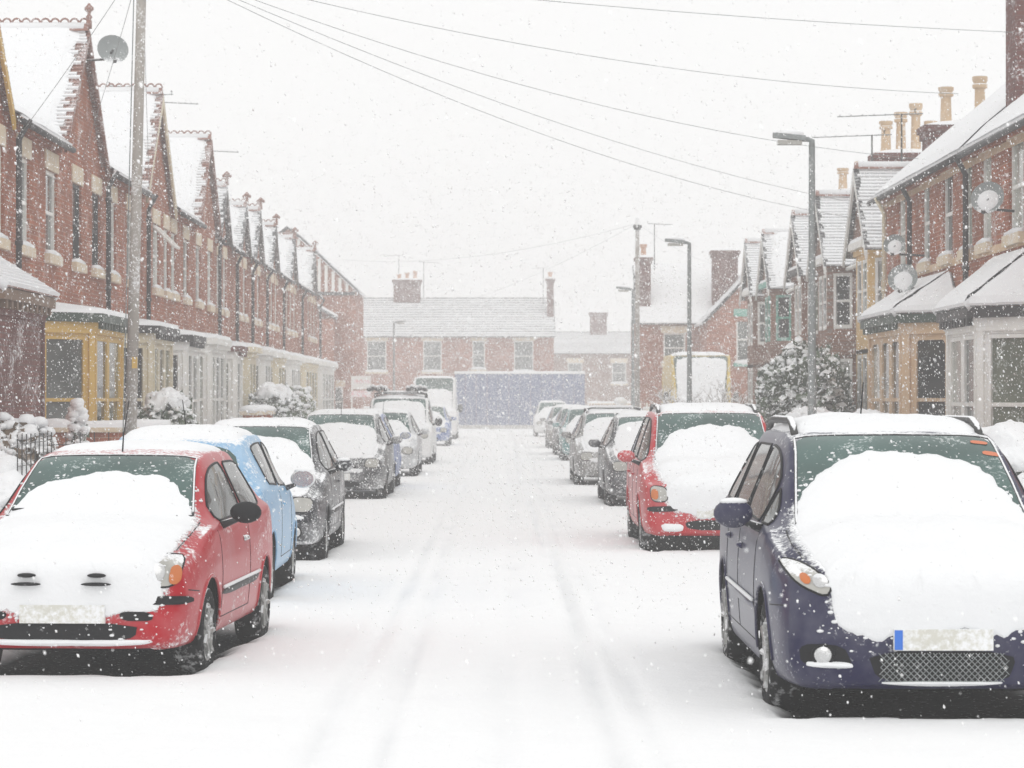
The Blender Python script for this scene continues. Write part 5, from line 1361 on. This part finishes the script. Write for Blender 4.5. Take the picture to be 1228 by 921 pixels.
def bush(name, label, loc, r, n, leaf='leaf_dark', clumps=60, size=.05, snow_r=.12, cat='bush', lean=None, seed=1, group=None, stems=6, cover=.6, cap=0.0):
    rnd = random.Random(seed); t = thing(name, label, cat, loc, 0, group)
    st = MB()
    for k in range(stems):
        a = rnd.random() * 6.28; e = (math.cos(a) * r[0] * .7 * rnd.random(), math.sin(a) * r[1] * .8 * rnd.random(), r[2] * (1.0 + .7 * rnd.random()))
        st.tube([(e[0] * .15, e[1] * .6, -.1), (e[0] * .6, e[1] * .9, e[2] * .5), e], [.035, .022, .008], 6)
    st.build('stem', 'bark', t)
    lf = MB(); pts = []
    def surf(x, y, z):
        f = 1 + .22 * noise.noise(Vector((x * 2.2 + seed, y * 2.2, z * 2.2))) + .12 * noise.noise(Vector((x * 6, y * 6 + seed, z * 6)))
        return f
    for k in range(n):
        d = Vector((rnd.gauss(0, 1), rnd.gauss(0, 1), rnd.gauss(0, 1))).normalized(); f = surf(*d) * (rnd.random() ** .28)
        top = r[2]
        if lean: top = r[2] * lerp(lean[0], lean[1], (d.y * f + 1) / 2)
        p = Vector((d.x * f * r[0], d.y * f * r[1], r[2] + d.z * f * top if d.z > 0 else r[2] + d.z * f * r[2] * .98))
        pts.append((p, d, f))
        a = Vector((rnd.gauss(0, 1), rnd.gauss(0, 1), rnd.gauss(0, 1))).normalized(); b_ = a.orthogonal().normalized() * size * (.5 + rnd.random() * .6); a = a * size * (.9 + .8 * rnd.random())
        lf.poly([tuple(p - a), tuple(p + b_), tuple(p + a), tuple(p - b_)])
    lf.build('crown', leaf, t)
    sn = MB(); up = sorted([q for q in pts if q[1].z > .05 - (1 - cover) * .1 and q[2] > .72], key=lambda q: rnd.random())[:clumps]
    for p, d, f in up:
        q = snow_r * (.45 + .8 * rnd.random()) * (.45 + .75 * max(0, d.z)); sn.ellipsoid(tuple(p + Vector((0, 0, q * .25))), (q * (1 + .4 * rnd.random()), q * (1 + .4 * rnd.random()), q * .8), 8, 5, wob=.35, seed=seed + f)
    if cap:
        snow_dome(sn, r, seed, .78)
    if clumps: tag(sn.build('snow', 'snow', t, smooth=True), kind='stuff')
    return t
bush('evergreen_bush', 'dark rounded bush with a snow cap beside the leaning telegraph pole', (-5.9, 47.0, .12), (.60, .75, .86), 3400, 'leaf_dark', 420, .06, .045, seed=3, cap=.8)
bush('evergreen_bush', 'snow-topped rounded bush before the white bays of the terrace', (-5.75, 68.0, .12), (.72, 1.6, .98), 3400, 'leaf_dark', 700, .065, .05, seed=4, cap=1.0)
bush('evergreen_bush', 'olive green bush just beyond the snow-topped one on the terrace side', (-5.65, 74.5, .12), (.55, 1.2, .96), 2000, 'leaf_olive', 200, .06, .08, seed=5)
bush('evergreen_tree', 'big snow-dusted evergreen bush behind the nearest street lamp', (6.35, 56.2, .12), (.95, 3.9, 1.22), 9000, 'leaf_dark', 520, .085, .055, lean=(1.5, .95), seed=6, stems=9)
bush('snowy_conifer', 'dwarf conifer with drooping branches loaded with snow by the wire fence', (-5.95, 32.4, .12), (.62, .75, .70), 2600, 'leaf_brown', 420, .07, .075, seed=7, cat='shrub')
bush('snowy_conifer', 'thin upright shrub with balls of snow before the yellow bay', (-6.12, 38.6, .12), (.14, .14, .80), 260, 'leaf_dark', 70, .05, .07, seed=17, cat='shrub')
def hedge(label, loc, r, leaf='leaf_brown', seed=1, th=.16):
    t = bush('hedge', label, loc, r, 2400, leaf, 25, .05, .08, 'hedge', seed=seed, group='snow-capped hedges')
    b = MB(); snow_dome(b, (r[0] * 1.05, r[1] * 1.03, r[2] * 1.12), seed, 1.25); b.build('snow_cap', 'snow', t, smooth=True)
hedge('snow-capped hedge at the left edge nearest the red hatchback', (-5.15, 27.4, .1), (.55, 1.2, .38), seed=8)
hedge('snow-capped green hedge just beyond the nearest one at the left edge', (-5.7, 30.6, .1), (.42, .7, .44), 'leaf_olive', 9)
hedge('big rounded snow-capped hedge before the white bay at the right edge', (5.55, 29.2, .1), (.75, 1.6, .60), 'leaf_dark', 10)
hedge('low snow-capped hedge at the right edge beside the navy car', (5.0, 24.5, .1), (.5, 1.2, .42), 'leaf_brown', 11)
hedge('long snow-capped hedge behind the navy car roof', (5.85, 42.0, .1), (.60, 3.6, .62), 'leaf_dark', 12)
hedge('far long snow-capped hedge next to the big evergreen', (5.75, 49.3, .1), (.55, 2.2, .66), 'leaf_dark', 13)
# bare bush of thin twigs in front of the yellow van
tw = thing('bare_bush', 'bare brown twiggy bush in front of the yellow van', 'bush', (6.65, 84.5, .12))
b = MB(); s2 = MB(); rnd = random.Random(21)
def twig(p, d, ln, r, lev):
    q = p + d * ln; m_ = p + d * ln * .5 + Vector((rnd.gauss(0, .04), rnd.gauss(0, .04), 0)); b.tube([tuple(p), tuple(m_), tuple(q)], [r, r * .8, r * .55], 4, caps=False)
    if rnd.random() < .5 and lev > 0: s2.tube([tuple(m_ + Vector((0, 0, r))), tuple(q + Vector((0, 0, r)))], r * 1.2 + .006, 4)
    if lev < 4:
        for k in range(3 if lev else 4): twig(q if k else m_, (d + Vector((rnd.gauss(0, .5), rnd.gauss(0, .5), rnd.gauss(.05, .3)))).normalized(), ln * (.55 + .3 * rnd.random()), r * .6, lev + 1)
for k in range(9):
    a = k / 9 * 6.28; twig(Vector((math.cos(a) * .7, math.sin(a) * .4, -.1)), Vector((math.cos(a) * .55, math.sin(a) * .4, 1)).normalized(), .85, .045, 0)
tag(b.build('twigs', 'leaf_brown', tw), kind='stuff'); tag(s2.build('snow', 'snow', tw), kind='stuff')
gp = thing('gate_post', 'white gate with snow on its post beyond the far telegraph pole', 'gate', (4.9, 99.0, .1))
for k in range(5):
    b = MB(); b.box(-.5 + k * .25, -.42 + k * .25, -.03, .03, 0, 1.5); b.build('picket', 'paint_white', gp)
b = MB(); b.box(-.55, .62, -.05, -.031, 1.2, 1.3); b.build('rail', 'paint_white', gp); b = MB(); b.ellipsoid((-.45, 0, 1.55), (.25, .2, .16), 10, 6); b.build('snow', 'snow', gp, smooth=True)

# ---------------------------------------------------------------- falling snow and the white air
rng = np.random.default_rng(5)
NF = 180000
fy = 6.0 + (150 - 6.0) * rng.random(NF * 3) ** .75
hwid = np.minimum(10.5, .245 * fy + 1.6)
fx = (rng.random(NF * 3) * 2 - 1) * 10.5
fz = .15 + rng.random(NF * 3) ** 1.35 * 7.6
nn_ = 52000; fy[-nn_ * 4:] = 5.5 + 30 * rng.random(nn_ * 4) ** .7; fx[-nn_ * 4:] *= .85; fz[-nn_ * 4:] = .1 + 4.6 * rng.random(nn_ * 4); hwid = np.minimum(10.5, .245 * fy + 1.6)
ok = (np.abs(fx) < hwid) & (fz < EYE + .165 * fy + 1.2) & (fz < 9.5 + 2 * rng.random(NF * 3))
ia = np.nonzero(ok)[0]; ib = ia[ia >= len(ok) - nn_ * 4][:nn_]; ia = ia[ia < len(ok) - nn_ * 4][:NF - 20000]; ia = np.concatenate([ia, ib]); fx, fy, fz = fx[ia], fy[ia], fz[ia]; NF = len(fx)
fy2 = 52 + 98 * rng.random(150000); fx = np.concatenate([fx, (rng.random(150000) * 2 - 1) * 10.5]); fz = np.concatenate([fz, .2 + rng.random(150000) ** 1.3 * 6.8]); fy = np.concatenate([fy, fy2]); NF = len(fx)
rad = np.clip(.0041 * np.exp(rng.normal(0, .40, NF)), .0015, .013) * np.clip(.42 + fy / 50, .45, 1.15) * np.where(np.arange(NF) >= NF - 150000, 1.15, .9)
bm = bmesh.new(); bmesh.ops.create_icosphere(bm, subdivisions=1, radius=1.0)
ico_v = np.array([v.co[:] for v in bm.verts]); ico_f = np.array([[v.index for v in f.verts] for f in bm.faces]); bm.free()
tet_v = np.array([(1, 1, 1), (-1, -1, 1), (-1, 1, -1), (1, -1, -1)], float) * .8; tet_f = np.array([(0, 2, 1), (0, 3, 2), (0, 1, 3), (1, 2, 3)])
VV, FF = [], []; base = 0
for sel, tv, tf in ((fy < 12, ico_v, ico_f), (fy >= 12, tet_v, tet_f)):
    c_ = np.stack([fx, fy, fz], 1)[sel]; r_ = rad[sel]; n_ = len(c_)
    off = tv[None] * (.7 + .6 * rng.random((n_, len(tv), 1))) * r_[:, None, None]
    st_ = off[:, :, 2:3] * (.25 + .6 * rng.random((n_, 1, 1)))        # clumped flakes, longer along their slanting fall
    off = off + st_ * np.array([-.45, 0, .8])[None, None]
    VV.append((c_[:, None, :] + off).reshape(-1, 3)); FF.append((tf[None] + (np.arange(n_) * len(tv))[:, None, None] + base).reshape(-1, 3)); base += n_ * len(tv)
vv = np.concatenate(VV); ff = np.concatenate(FF)
me = bpy.data.meshes.new('falling_snow'); me.vertices.add(len(vv)); me.vertices.foreach_set('co', vv.astype(np.float32).ravel())
me.loops.add(ff.size); me.loops.foreach_set('vertex_index', ff.astype(np.int32).ravel())
me.polygons.add(len(ff)); me.polygons.foreach_set('loop_start', np.arange(0, ff.size, 3, dtype=np.int32)); me.polygons.foreach_set('use_smooth', np.ones(len(ff), bool))
me.update(calc_edges=True); me.materials.append(M('flake'))
fo = bpy.data.objects.new('falling_snow', me); C.objects.link(fo); tag(fo, 'snowflakes falling thickly through the whole street', 'snow', kind='stuff')

hz_ = MB(); hz_.box(-650, 650, -110, 960, -2.0, 13.5)
m = bpy.data.materials.new('haze'); m.use_nodes = True; nt = m.node_tree; nt.nodes.clear()
o_ = N(nt, 'ShaderNodeOutputMaterial'); v_ = N(nt, 'ShaderNodeVolumePrincipled'); v_.inputs['Color'].default_value = (1, 1, 1, 1); v_.inputs['Density'].default_value = .0036
L(nt, v_.outputs[0], o_.inputs['Volume']); MATS['haze'] = m
ho = hz_.build('haze', 'haze'); tag(ho, 'pale snowy haze filling the street', 'haze', kind='stuff')
